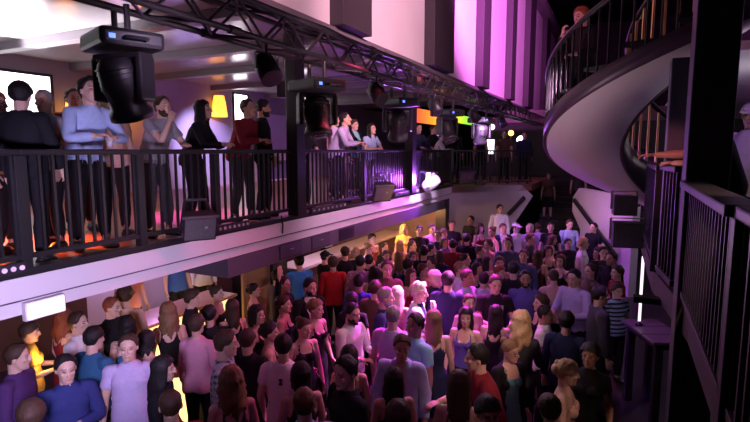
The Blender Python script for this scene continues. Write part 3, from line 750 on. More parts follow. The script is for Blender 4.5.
def build_body(pose, sex):
    """one continuous closed body for a pose; returns mesh and what is needed to dress it"""
    P = POSES[pose]; mb = MB(); B = {}
    lean = math.radians(P.get('lean', 0)); piv = Vector((0, 0.0, 1.0))
    Rl = Matrix.Rotation(lean, 4, 'X'); back = Vector((0, math.sin(lean) * .16, 0))
    def U(p, k=1.0):
        p = Vector(p); R = Matrix.Rotation(lean * k, 4, 'X'); return piv + R @ (p - piv) + back
    f = sex == 'f'
    prof = [(.84, .135, .098, 0), (.90, .168 + .008 * f, .113, .2), (.96, .162 + .010 * f, .112, .35), (1.03, .140 - .008 * f, .100, .6), (1.10, .135 - .018 * f, .096, .8), (1.18, .146 - .016 * f, .104, 1),
            (1.26, .160 - .014 * f, .112, 1), (1.33, .168 - .016 * f, .108, 1), (1.40, .158 - .016 * f, .092, 1), (1.445, .115 - .01 * f, .075, 1), (1.475, .07, .062, 1), (1.50, .05, .052, 1)]
    rings = []
    for z, w, d, k in prof:
        q = []
        for i in range(20):
            a = 2 * PI * i / 20; ca, sa = math.cos(a), math.sin(a)
            e = .85; x = w * math.copysign(abs(ca) ** e, ca); y = d * math.copysign(abs(sa) ** e, sa)
            q.append(U((x, y + (.012 if z > 1.1 else 0), z), k)[:])
        rings.append(q)
    V, F = ring_loft(rings); mb.add(V, F)
    if f:
        for sx in (-1, 1): ball_(mb, U((sx * .068, -.083, 1.285)), (.058, .052, .055))
    else:
        for sx in (-1, 1): ball_(mb, U((sx * .075, -.066, 1.325)), (.078, .030, .055))
    for sx in (-1, 1): ball_(mb, Vector((sx * .075, .055, .90)) + back * .3, (.082, .075, .085))
    B['torso'] = [U((0, .0, .86), 0), U((0, 0, 1.03), .6), U((0, 0, 1.2)), U((0, .01, 1.47))]
    # neck and head
    hp_, hy = math.radians(P.get('nod', 0)), math.radians(P.get('turn', 0))
    npv = U((0, .018, 1.505))
    HM = Matrix.Translation(npv) @ Matrix.Rotation(hy, 4, 'Z') @ Matrix.Rotation(math.radians(P.get('tilt', 0)), 4, 'Y') @ Matrix.Rotation(hp_, 4, 'X') @ Matrix.Translation((0, -.012, .132))
    limb(mb, [U((0, .012, 1.43)), npv, HM @ Vector((0, .022, -.05))], [.072 - .01 * f, .056 - .006 * f, .054 - .006 * f])
    B['neck'] = [U((0, .012, 1.50)), HM @ Vector((0, .015, -.05))]
    add_head(mb, HM); B['head'] = [HM @ Vector((0, 0, -.05)), HM @ Vector((0, 0, .06))]
    hands = {}
    for sx, key in ((1, 'L'), (-1, 'R')):
        ua, fa = P[key][:2]; curl = P[key][2] if len(P[key]) > 2 else .5
        sh = U((sx * CB_SHOULDER[sex], .012, 1.405))
        dv = lambda v: Vector((sx * v[0], -v[1], v[2])).normalized()
        el = sh + dv(ua) * .285; wr = el + dv(fa) * .25
        rs = .88 if f else 1.0
        ball_(mb, sh + Vector((-sx * .006, 0, 0)), .062 * rs)
        limb(mb, [sh + Vector((-sx * .07, 0, .012)), sh, sh.lerp(el, .35), el], [.055 * rs, .056 * rs, .050 * rs, .040 * rs])
        limb(mb, [sh.lerp(el, .9), el, el.lerp(wr, .3), wr], [.038 * rs, .041 * rs, .041 * rs, .027 * rs])
        B['arm' + key] = [sh, el, wr]
        d = dv(fa)
        # palm: flat side towards the body for hanging arms, down / inward otherwise
        nrm = Vector((-sx, 0, 0)) if abs(d.z) > .75 and d.z < 0 else (Vector((0, 0, -1)) if abs(d.z) < .6 else Vector((-sx * .4, .9, 0)))
        nrm = (nrm - d * nrm.dot(d)).normalized(); lat = d.cross(nrm).normalized()
        thumb_side = lat if lat.dot(Vector((0, -1, .5))) > 0 else -lat
        pal = wr + d * .085; o = []
        rr = []
        for t, w, th in ((-.01, .022, .019), (.02, .034, .016), (.055, .042, .015), (.085, .041, .013)):
            q = []
            for i in range(12):
                a = 2 * PI * i / 12; q.append((wr + d * t + lat * (w * math.cos(a)) * rs + nrm * (th * math.sin(a)))[:])
            rr.append(q)
        V, F = ring_loft(rr); mb.add(V, F)
        for i, (ln, ofs) in enumerate(((.072, .033), (.080, .0115), (.075, -.0105), (.058, -.0325))):
            p0 = pal - d * .02 + thumb_side * ofs * rs; pts = [p0]; a = 0; c = p0 + d * .02; pts.append(c)
            for j, fr in enumerate((.45, .32, .26)):
                a += curl * (.35, .75, .6)[j]; c = c + (d * math.cos(a) + nrm * math.sin(a)) * ln * fr; pts.append(c)
            mb.tube(pts, [.0095, .0092, .0088, .0082, .0068], 8)
        t0 = wr + d * .02 + thumb_side * .022
        t1 = t0 + (d * .55 + thumb_side * .75 + nrm * .2).normalized() * .038; t2 = t1 + (d * .85 + thumb_side * .25 + nrm * .5 * curl).normalized() * .03; t3 = t2 + (d * .9 + nrm * .7 * curl).normalized() * .024
        mb.tube([t0, t1, t2, t3], [.013, .0115, .010, .0075], 8)
        hands[key] = (pal + d * .03 + nrm * .042, d, nrm)
    st = P.get('stance', .10); fwd = P.get('step', 0.0)
    for sx, key in ((1, 'l'), (-1, 'r')):
        hip = Vector((sx * .088, 0, .90)) + back * .3; kn = Vector((sx * (.085 + st * .2), -.02 - sx * fwd * .5, .49)); an = Vector((sx * (.08 + st * .4), .03 - sx * fwd, .085))
        limb(mb, [hip + Vector((0, 0, .03)), hip.lerp(kn, .3), hip.lerp(kn, .75), kn], [.088, .086, .064, .056], 14)
        limb(mb, [hip.lerp(kn, .92), kn, kn.lerp(an, .3), kn.lerp(an, .8), an], [.056, .055, .057, .040, .037], 14)
        toe = an + Vector((sx * .03, -.17, -.055))
        limb(mb, [an + Vector((0, .045, -.045)), an + Vector((0, .0, -.035)), an.lerp(toe, .6), toe], [.036, .046, .040, .026], 12)
        B['leg' + key] = [hip, kn, an]; B['foot' + key] = [an + Vector((0, .04, -.04)), toe]
    # fuse everything into one skin
    me = mb.data('tmp'); ob = bpy.data.objects.new('tmp', me); COL.objects.link(ob)
    m = ob.modifiers.new('r', 'REMESH'); m.mode = 'VOXEL'; m.voxel_size = .0065; m.use_smooth_shade = True
    m = ob.modifiers.new('s', 'SMOOTH'); m.factor = .5; m.iterations = 2
    m = ob.modifiers.new('d', 'DECIMATE'); m.ratio = .16
    dg = bpy.context.evaluated_depsgraph_get(); dg.update()
    me2 = bpy.data.meshes.new_from_object(ob.evaluated_get(dg)); bpy.data.objects.remove(ob); bpy.data.meshes.remove(me)
    zmin = min(v.co.z for v in me2.vertices)
    for v in me2.vertices: v.co.z -= zmin
    for k in B: B[k] = [p - Vector((0, 0, zmin)) for p in B[k]]
    HM = Matrix.Translation((0, 0, -zmin)) @ HM
    hands = {k: (h[0] - Vector((0, 0, zmin)), h[1], h[2]) for k, h in hands.items()}
    me2.name = 'body'; me2.polygons.foreach_set('use_smooth', [True] * len(me2.polygons)); me2.update()
    n = len(me2.vertices); co = np.empty(n * 3); me2.vertices.foreach_get('co', co); co = co.reshape(-1, 3)
    no = np.empty(n * 3); me2.vertices.foreach_get('normal', no); no = no.reshape(-1, 3)
    me2.calc_loop_triangles(); tri = np.empty(len(me2.loop_triangles) * 3, int); me2.loop_triangles.foreach_get('vertices', tri); tri = tri.reshape(-1, 3)
    # which bone each point belongs to, and how far along it
    RADS = {'torso': .15, 'neck': .05, 'head': .09, 'armL': .045, 'armR': .045, 'legl': .07, 'legr': .07, 'footl': .04, 'footr': .04}
    lab = np.full(n, '', dtype='<U6'); best = np.full(n, 1e9); par = np.zeros(n)
    for nm, pts in B.items():
        ext = list(pts)
        if nm[:3] == 'arm': ext.append(pts[2] + (pts[2] - pts[1]).normalized() * .18)
        for i in range(len(ext) - 1):
            a, b = np.array(ext[i]), np.array(ext[i + 1]); ab = b - a
            t = np.clip(((co - a) @ ab) / (ab @ ab), 0, 1); dd = np.linalg.norm(co - (a + t[:, None] * ab), axis=1) - (RADS[nm] if not (nm == 'torso' and i == 2) else .15 - .095 * t)
            u = dd < best; best[u] = dd[u]; lab[u] = nm; par[u] = i + t[u]
    # features of the face: lips, eyes, brows
    hi = np.array(HM.inverted()); hc = co @ hi[:3, :3].T + hi[:3, 3]
    x, y, z = hc[:, 0], hc[:, 1], hc[:, 2]
    ih = (np.abs(x) < .10) & (np.abs(y) < .14) & ((z > -.06) | ((z > -.13) & (y < -.012 - (z + .06) * .3))); lab[ih] = 'head'; par[ih] = .5
    fr = (y < -.06) & (np.abs(z) < .13) & (np.abs(x) < .09)
    fa = np.zeros((n, 4)); fa[:, 3] = 1
    fa[fr & (np.abs(x) < .022) & (z < -.053) & (z > -.075), 0] = .7
    ex = np.abs(np.abs(x) - .031)
    fa[fr & (ex < .013) & (np.abs(z - .006) < .007), 1] = .85
    fa[fr & (ex < .019) & (np.abs(z - .031) < .0055), 2] = .6
    at = me2.color_attributes.new('feature', 'FLOAT_COLOR', 'POINT'); at.data.foreach_set('color', fa.ravel())
    top = max((HM @ Vector((0, .005, .12)))[:] for _ in (0,))
    return dict(mesh=me2, co=co, no=no, tri=tri, lab=lab, par=par, HM=HM, hands=hands, B=B, top=Vector(top), lean=lean)


def shell(T, mask, off, name, smooth=3, extra=None, shape=None):
    """a garment: the part of the skin under it, lifted off the body and smoothed, hem turned in"""
    co, no, tri = T['co'], T['no'], T['tri']
    ft = tri[mask[tri].all(1)]
    ids = np.unique(ft); remap = -np.ones(len(co), int); remap[ids] = np.arange(len(ids)); ft = remap[ft]
    o = off[ids] if isinstance(off, np.ndarray) else off
    p = co[ids] + no[ids] * (o[:, None] if isinstance(o, np.ndarray) else o)
    if shape is not None: p = shape(p, ids)
    e = np.concatenate([ft[:, [0, 1]], ft[:, [1, 2]], ft[:, [2, 0]]]); es = np.sort(e, 1)
    uq, cnt = np.unique(es, axis=0, return_counts=True); bd = uq[cnt == 1]; isb = np.zeros(len(ids), bool); isb[bd.ravel()] = True
    deg = np.zeros(len(ids)); np.add.at(deg, uq.ravel(), 1)
    for _ in range(smooth):
        s = np.zeros_like(p); np.add.at(s, uq[:, 0], p[uq[:, 1]]); np.add.at(s, uq[:, 1], p[uq[:, 0]])
        q = s / deg[:, None]; w = np.where(isb, .25, .5)[:, None]; p = p * (1 - w) + q * w
    db = np.zeros(len(ids)); np.add.at(db, bd.ravel(), 1)
    for _ in range(7):
        sb = np.zeros_like(p); np.add.at(sb, bd[:, 0], p[bd[:, 1]]); np.add.at(sb, bd[:, 1], p[bd[:, 0]])
        p = np.where(isb[:, None], .5 * p + .5 * sb / np.maximum(db, 1)[:, None], p)
    V = [tuple(v) for v in p]; F = [tuple(int(i) for i in t) for t in ft]
    inner = {}
    for i in np.where(isb)[0]:
        inner[i] = len(V); V.append(tuple(co[ids[i]] + no[ids[i]] * .001))
    eo = {(a, b) for a, b in map(tuple, e)}
    for a, b in map(tuple, bd):
        if (a, b) not in eo: a, b = b, a
        F.append((int(b), int(a), inner[a], inner[b]))
    if extra: 
        o = len(V); V += extra[0]; F += [tuple(o + i for i in f) for f in extra[1]]
    me = bpy.data.meshes.new(name); me.from_pydata(V, [], F); me.update()
    me.polygons.foreach_set('use_smooth', [True] * len(me.polygons))
    return me


def is_arm(T, lim): return np.char.startswith(T['lab'], 'arm') & (T['par'] < lim)


def garment(T, kind, sex):
    lab, par, co = T['lab'], T['par'], T['co']
    torso = lab == 'torso'; leg = np.char.startswith(lab, 'leg'); hz_ = co[:, 2]
    neck = (lab == 'neck') & (par < .02)
    wr = lambda a: .004 * np.sin(co[:, 2] * 70 + co[:, 0] * 35 + 9 * np.sin(co[:, 1] * 30)) * (a)
    hips = torso & (hz_ > .80); legtop = leg & (par < .16)
    if kind in ('tee', 'long', 'jacket', 'open', 'tank', 'cardigan'):
        body = (torso | leg) & (hz_ > .855)
        if kind == 'tank':
            B = T['B']['torso']; up = np.array((B[3] - B[2]).normalized()); h = (co - np.array(B[2])) @ up
            body = body & ((h < .115) | ((h < .24) & (np.abs(np.abs(co[:, 0]) - .085) < .022))); m = body; off = .009 + wr(.5)
        else:
            lim = {'tee': .62, 'long': 1.93, 'jacket': 1.93, 'open': 1.9, 'cardigan': 1.9}[kind]
            m = body | is_arm(T, lim) | neck
            wst = np.exp(-((hz_ - 1.07) / .11) ** 2) * torso * (1.0 if sex == 'm' else .45)
            fold = .0035 * np.sin(co[:, 2] * 46 + co[:, 0] * 18 + 3 * np.sin(co[:, 0] * 21 + co[:, 1] * 15)) + .003 * np.sin(co[:, 0] * 55 + co[:, 2] * 9)
            off = .015 + fold + .026 * wst + .010 * (hz_ < 1.0) * (torso | leg) if kind in ('tee', 'long') else .024 + fold + .022 * wst
            if kind == 'tee': off = off + .010 * np.clip((par - .3) / .3, 0, 1) * is_arm(T, .7)
            if kind == 'cardigan':
                m = m & ~((T['no'][:, 1] < .1) & torso & (np.abs(co[:, 0]) < .082)) & ~((lab == 'neck') & (T['no'][:, 1] < .3))
            if kind in ('jacket', 'open'):
                fr = (T['no'][:, 1] < -.25) & torso & (np.abs(co[:, 0]) < (.045 if kind == 'open' else .02 + np.clip(co[:, 2] - 1.02, 0, 1) * .12)); m = m & ~fr
        return shell(T, m, np.maximum(off, .005) if isinstance(off, np.ndarray) else off, kind, 6 if kind != 'tank' else 3)
    if kind == 'jeans':
        m = leg & (par < 1.93) | torso & (hz_ < 1.0)
        return shell(T, m, .010 + wr(.8) + .006 * leg * (par > 1.2), kind)
    if kind == 'skirt' or kind == 'dress' or kind == 'strapless' or kind == 'longdress':
        B = T['B']['torso']; up = np.array((B[3] - B[2]).normalized()); h = (co - np.array(B[2])) @ up
        if kind == 'skirt': m = torso & (hz_ > .8) & (hz_ < 1.02)
        else:
            m = torso & (hz_ > .8) & ((h < .13) | ((h < .25) & (np.abs(np.abs(co[:, 0]) - .08) < .017) & (kind != 'strapless')))
        if kind == 'longdress': m = torso & (hz_ > .8) | neck | is_arm(T, .5)
        c0 = (T['B']['legl'][0] + T['B']['legr'][0]) / 2; zb = .48 if kind != 'longdress' else .2; rings = []
        for i in range(8):
            t = i / 7; z = .97 - (.97 - zb) * t; q = []
            for k in range(26):
                a = 2 * PI * k / 26; fl = 1 + .03 * t * math.sin(5 * a) + .02 * t * math.sin(9 * a + 1)
                q.append((c0[0] + (.183 + .035 * t) * fl * math.cos(a), c0[1] * (1 - t) + (.135 + .05 * t) * fl * math.sin(a) + .012, z))
            rings.append(q)
        for dz, k in ((0.0, .96), (.05, .93)): rings.append([(c0[0] + (v[0] - c0[0]) * k, v[1] * k, v[2] + dz) for v in rings[7]])
        V = []; F = []
        for r in rings: V += r
        for i in range(len(rings) - 1):
            for k in range(26): F.append((i * 26 + k, (i + 1) * 26 + k, (i + 1) * 26 + (k + 1) % 26, i * 26 + (k + 1) % 26))
        return shell(T, m, .010 + wr(.5), kind, extra=(V, F))
    if kind.startswith('shoe'):
        m = (lab == 'foot' + kind[-1]) | (lab == 'leg' + kind[-1]) & (par > 1.93)
        return shell(T, m, .007, kind, 1)
    if kind == 'beard':
        hi = np.array(T['HM'].inverted()); hc = co @ hi[:3, :3].T + hi[:3, 3]; x, y, z = hc.T
        m = (z < -.036) & (z > -.125) & (y < .012) & (np.abs(x) < .085) & ~((np.abs(x) < .027) & (z > -.082) & (z < -.047)) & ((z < -.042) | (np.abs(x) > .045)) & (y > -.115)
        return shell(T, m, .006, kind, 1)


# ------------------------------------------------------------------ hair, in head coordinates
def hair_mesh(style):
    r = random.Random(hash(style) % 1000 if False else sum(map(ord, style)))
    NA = 44; mb = MB()
    th = {'short': .017, 'buzz': .006, 'medium': .026, 'curly': .036, 'long': .022, 'wavy': .032, 'bob': .026, 'bun': .013, 'ponytail': .013, 'quiff': .022, 'afro': .05, 'updo': .022}[style]
    end = {'long': -.36, 'wavy': -.30, 'bob': -.15}.get(style)
    nz = {'curly': .013, 'wavy': .010, 'afro': .012}.get(style, .004)
    cols = []
    for k in range(NA):
        a = 2 * PI * k / NA; aa = abs((a + PI) % (2 * PI) - PI); d = math.degrees(aa)
        lo = float(np.interp(d, [0, 35, 55, 75, 95, 120, 150, 180], [.074, .070, .050, .010, .000, -.045, -.075, -.080]))
        if style in ('short', 'buzz', 'quiff', 'curly'): lo = float(np.interp(d, [0, 30, 48, 62, 75, 95, 120, 150, 180], [.093, .088, .074, .040, .012, .006, -.045, -.070, -.075]))
        lo += .005 * noise.noise(Vector((math.sin(a) * 9, math.cos(a) * 9, 3.3)))
        long_here = end is not None and d > 62
        pts = []
        zt = .1205
        N = 11
        for i in range(N):
            t = i / (N - 1)
            z = zt - (zt - lo) * (t ** 1.35) if not long_here else zt - (zt - max(lo, .0)) * (t ** 1.35)
            g = math.sin(min(1, t * 1.5) * PI / 2)
            tt = th * (.75 + .25 * g) * (1.0 if d > 40 or style not in ('quiff',) else 1.6 - .2 * t)
            w = noise.noise(Vector((math.sin(a) * 5, math.cos(a) * 5, z * 30 + (7 if style == 'curly' else 0)))) * nz * 2 + .003 * math.sin(a * 23 + z * 40)
            p = head_r(z, a, tt + w)
            if z > .09: p.z += (tt + w) * (1 - (zt - z) / (zt - .09) * .7)
            if t == 1.0 and not long_here: p = head_r(lo, a, .002)
            pts.append(p)
        if long_here:
            z0 = pts[-1].z; base = head_r(.0, a, th)
            for i in range(1, 9):
                t = i / 8; e = end + .03 * math.sin(a * 7)
                if d < 100: e = end * .75
                z = z0 + (e - z0) * t
                flare = 1 + (.10 if style != 'bob' else .02) * math.sin(t * PI) + (.05 if style == 'wavy' else 0)
                w = nz * 1.4 * math.sin(t * 11 + a * 3) + .004 * math.sin(a * 19)
                p = Vector((base.x * flare, base.y * flare + .012 * t, z)); n = Vector((p.x, p.y, 0)).normalized()
                p = p + n * w
                if t > .85: p = p - n * .03
                pts.append(p)
            q = Vector((pts[-1].x * .6, pts[-1].y * .6, pts[-1].z + .03)); pts.append(q)
        else:
            ex = (8 + 1) if end is not None else 0
            for i in range(ex): pts.append(head_r(lo, a, .001 - .002 * (i > 3)))
        cols.append(pts)
    n = len(cols[0]); V = [p[:] for c in cols for p in c]; F = []
    for k in range(NA):
        for i in range(n - 1):
            F.append((k * n + i, k * n + i + 1, ((k + 1) % NA) * n + i + 1, ((k + 1) % NA) * n + i))
    F.append(tuple(k * n for k in range(NA)))
    mb.add(V, F)
    if style == 'bun': ball_(mb, (0, .10, .085), (.047, .045, .045))
    if style == 'updo': ball_(mb, (0, .098, .02), (.058, .05, .06)); ball_(mb, (.02, .085, .075), (.04, .04, .035))
    if style == 'ponytail':
        mb.tube([(0, .095, .055), (0, .135, .06), (0, .155, .02), (0, .15, -.08), (0, .135, -.19), (0, .125, -.22)], [.018, .024, .03, .032, .02, .006], 10)
    me = mb.data('hair_' + style, True); return me


def cap_mesh(brim=True):
    mb = MB(); rings = []
    for z in (.045, .07, .095, .115, .13, .137):
        rings.append([head_r(min(z, .118), 2 * PI * k / 26, .017 - max(0, z - .115) * .9)[:2] + (z,) for k in range(26)])
    V, F = ring_loft(rings); mb.add(V, F)
    if brim:
        P = []
        for s_ in (0, 1):
            for k in range(9):
                a = -1.05 + 2.1 * k / 8; p = head_r(.05, a, .016); q = Vector((p.x * 1.08, p.y - .075 * math.cos(a * 1.2), .042 - .012 * math.cos(a))); P.append((p if s_ == 0 else q)[:])
        mb.add([(x, y, z + .004) for x, y, z in P] + [(x, y, z - .004) for x, y, z in P], [(k, k + 1, 10 + k, 9 + k) for k in range(8)] + [(18 + k, 27 + k, 28 + k, 19 + k) for k in range(8)] + [(9 + k, 10 + k, 28 + k, 27 + k) for k in range(8)])
    return mb.data('cap', True)


def glasses_mesh():
    mb = MB()
    for sx in (-1, 1):
        c = Vector((sx * .032, -.108, .004))
        pts = [c + Vector((.024 * math.cos(t), .006 * abs(math.sin(t)) * 0, .018 * math.sin(t))) for t in [2 * PI * i / 14 for i in range(15)]]
        mb.tube(pts, .0028, 6, False)
        mb.tube([(sx * .056, -.106, .008), (sx * .082, -.06, .008), (sx * .086, .01, .004)], .0026, 6)
    mb.tube([(-.009, -.110, .006), (0, -.113, .009), (.009, -.110, .006)], .0026, 6)
    return mb.data('glasses', True)


POSES = {
    'stand': dict(L=((.20, .03, -1), (.10, .22, -1)), R=((.22, .02, -1), (.08, .25, -1))),
    'relax': dict(L=((.24, -.03, -1), (.02, .45, -1)), R=((.26, .08, -1), (-.05, .6, -.8)), turn=14, nod=6, step=.05),
    'drink': dict(R=((.25, .22, -.95), (-.15, .95, .35), 1.1), L=((.20, .05, -1), (.12, .2, -1)), turn=-8, nod=8),
    'sip': dict(R=((.34, .62, -.62), (-.42, .22, .90), 1.1), L=((.22, .1, -1), (-.1, .7, -.6)), nod=6, lean=6),
    'hands': dict(L=((.24, .28, -.95), (-.42, .9, .02), .9), R=((.24, .25, -.95), (-.40, .9, .10), .9), nod=10),
    'up': dict(R=((.55, .35, .75), (.05, .15, 1), .3), L=((.35, .2, -.95), (.1, .9, .35), .6), tilt=6),
    'face': dict(R=((.20, .62, -.75), (-.40, .18, .90), 1.2), L=((.24, .12, -1), (-.3, .9, -.1), .9), nod=8, lean=5),
    'dance': dict(L=((.55, .15, -.85), (.25, .9, .15), .5), R=((.5, .25, -.85), (-.15, .85, .5), .7), lean=7, turn=20, step=.12, tilt=-5),
    'cross': dict(L=((.22, .22, -.95), (-.85, .5, .12), .6), R=((.22, .25, -.95), (-.8, .58, -.02), .6), nod=4),
    'lean': dict(lean=24, L=((.30, .42, -.85), (-.72, .68, .06), .8), R=((.28, .46, -.85), (-.62, .78, .10), .8), nod=-6, step=.06, turn=8),
    'leanface': dict(lean=24, L=((.30, .45, -.85), (-.72, .68, .05), .8), R=((.12, .72, -.62), (-.28, .25, .90), 1.2), nod=-2, step=.06),
    'reach': dict(lean=18, L=((.30, .42, -.85), (-.72, .68, .06), .8), R=((.25, .78, -.52), (.05, .98, -.02), .7), nod=4),
    'look': dict(lean=16, L=((.28, .45, -.85), (-.3, .9, -.15), .8), R=((.26, .45, -.85), (-.3, .9, -.1), .8), nod=6, turn=-16),
}
TPL, HAIRS, SKINS = {}, {}, {}


def template(pose, sex):
    k = (pose, sex)
    if k not in TPL: TPL[k] = build_body(pose, sex); TPL[k]['g'] = {}
    return TPL[k]


def garment_mesh(T, kind, sex):
    if kind not in T['g']: T['g'][kind] = garment(T, kind, sex)
    return T['g'][kind]


SKINC = {'fair': (.62, .40, .31), 'mid': (.50, .30, .21), 'tan': (.36, .20, .13), 'dark': (.13, .065, .04)}


def skin(k):
    if k in SKINS: return SKINS[k]
    m = mat('skin_' + k, SKINC[k], .5, nscale=25, noise_amt=.06); nt = m.node_tree; b = nt.nodes['Principled BSDF']
    b.inputs['Subsurface Weight'].default_value = 0.0
    at = nt.nodes.new('ShaderNodeAttribute'); at.attribute_name = 'feature'; sp = nt.nodes.new('ShaderNodeSeparateColor'); nt.links.new(at.outputs['Color'], sp.inputs[0])
    src = b.inputs['Base Color'].links[0].from_socket
    lip = tuple(c * f for c, f in zip(SKINC[k], (.75, .45, .5)))
    for ch, c in (('Red', lip), ('Green', (.04, .03, .03)), ('Blue', (.05, .035, .03))):
        mx = nt.nodes.new('ShaderNodeMix'); mx.data_type = 'RGBA'; nt.links.new(sp.outputs[ch], mx.inputs['Factor']); nt.links.new(src, mx.inputs['A']); mx.inputs['B'].default_value = (*c, 1); src = mx.outputs['Result']
    nt.links.new(src, b.inputs['Base Color']); SKINS[k] = m
    return m


HC = {'black': (.012, .010, .010), 'brown': (.055, .03, .018), 'light': (.20, .115, .055), 'blond': (.50, .34, .17), 'red': (.22, .06, .025), 'grey': (.25, .23, .22), 'pale': (.62, .50, .38)}
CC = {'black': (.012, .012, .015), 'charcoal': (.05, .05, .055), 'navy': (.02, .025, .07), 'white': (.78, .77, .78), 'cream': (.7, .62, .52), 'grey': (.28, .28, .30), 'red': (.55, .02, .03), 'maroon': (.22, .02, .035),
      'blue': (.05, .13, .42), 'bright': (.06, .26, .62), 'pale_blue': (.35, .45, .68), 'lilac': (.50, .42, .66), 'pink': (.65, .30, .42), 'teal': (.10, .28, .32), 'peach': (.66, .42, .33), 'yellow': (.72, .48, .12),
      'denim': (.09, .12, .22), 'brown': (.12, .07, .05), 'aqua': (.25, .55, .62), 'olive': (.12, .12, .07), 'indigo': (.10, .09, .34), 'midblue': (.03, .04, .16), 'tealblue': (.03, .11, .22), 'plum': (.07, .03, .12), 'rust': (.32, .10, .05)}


def cloth(c):
    if c == 'plaid': return pattern_mat('plaid_cloth', 'plaid', (.03, .03, .06), (.45, .42, .5), 5.5)
    if c == 'stripes': return pattern_mat('striped_cloth', 'stripe', (.25, .42, .48), (.02, .02, .03), 4.5)
    if c == 'floral': return pattern_mat('floral_cloth', 'dot', (.68, .35, .5), (.42, .14, .3), 24)
    return mat('cloth_' + c, CC[c], .85, nscale=30, noise_amt=.15, bump=.15, spec=.2)


def hairmat(c):
    return mat('hair_' + c, HC[c], .58, nscale=60, noise_amt=.45, bump=.6, spec=.35)


def part(name, me, m, par, M=None):
    o = bpy.data.objects.new(name, me)
    if not me.materials: me.materials.append(m)
    o.material_slots[0].link = 'OBJECT'; o.material_slots[0].material = m
    COL.objects.link(o); o.parent = par
    if M is not None: o.matrix_local = M
    return o


GN = {'tee': 't_shirt', 'cardigan': 'cardigan', 'long': 'shirt', 'jacket': 'jacket', 'open': 'open_shirt', 'tank': 'tank_top', 'jeans': 'trousers', 'skirt': 'skirt', 'dress': 'dress', 'strapless': 'strapless_dress', 'longdress': 'long_dress'}


def person(label, loc, rz, h, pose, sex, hair, top, bottom, sk='fair', group=None, inner=None, extra=(), mirror=False):
    T = template(pose, sex); s = h / UNIT
    me = T['mesh']
    b = part('person', me, skin(sk), None); b.location = loc; b.rotation_euler = (0, 0, rz); b.scale = (-s if False else s, s, s)
    tag(b, label, 'person', group)
    st, hcx = hair.split('-')
    if st == 'cap': 
        if 'cap' not in HAIRS: HAIRS['cap'] = cap_mesh()
        if 'buzz' not in HAIRS: HAIRS['buzz'] = hair_mesh('buzz')
        part('hair', HAIRS['buzz'], hairmat('black'), b, T['HM']); part('cap', HAIRS['cap'], cloth(hcx), b, T['HM'])
    elif st != 'bald':
        if st not in HAIRS: HAIRS[st] = hair_mesh(st)
        part('hair', HAIRS[st], hairmat(hcx), b, T['HM'])
    if inner: k, c = inner.split('-'); part(GN[k], garment_mesh(T, k, sex), cloth(c), b)
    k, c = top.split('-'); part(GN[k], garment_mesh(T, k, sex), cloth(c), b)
    if bottom: k, c = bottom.split('-'); part(GN[k], garment_mesh(T, k, sex), cloth(c), b)
    for q in 'lr': part('shoe', garment_mesh(T, 'shoe' + q, sex), mat('shoe_leather', (.02, .018, .018), .35), b)
    if 'beard' in extra: part('beard', garment_mesh(T, 'beard', sex), hairmat(hcx if st not in ('bald', 'cap') else 'brown'), b)
    if 'glasses' in extra:
        if 'glasses' not in HAIRS: HAIRS['glasses'] = glasses_mesh()
        part('glasses', HAIRS['glasses'], M_fix, b, T['HM'])
    hd = {}
    for k in 'LR':
        p, d, n = T['hands'][k]; R = Matrix.Rotation(rz, 4, 'Z'); hd[k] = Vector(loc) + (R @ p) * s
    return b, hd


def facing(loc, deg):
    v = Vector((-loc[0], -loc[1])); v.normalize(); v = Matrix.Rotation(math.radians(deg), 2) @ v
    return math.atan2(v[1], v[0]) + PI / 2


def head_off(pose, sex, rz, s):
    T = template(pose, sex); t = T['top'] * s; R = Matrix.Rotation(rz, 4, 'Z'); return R @ t

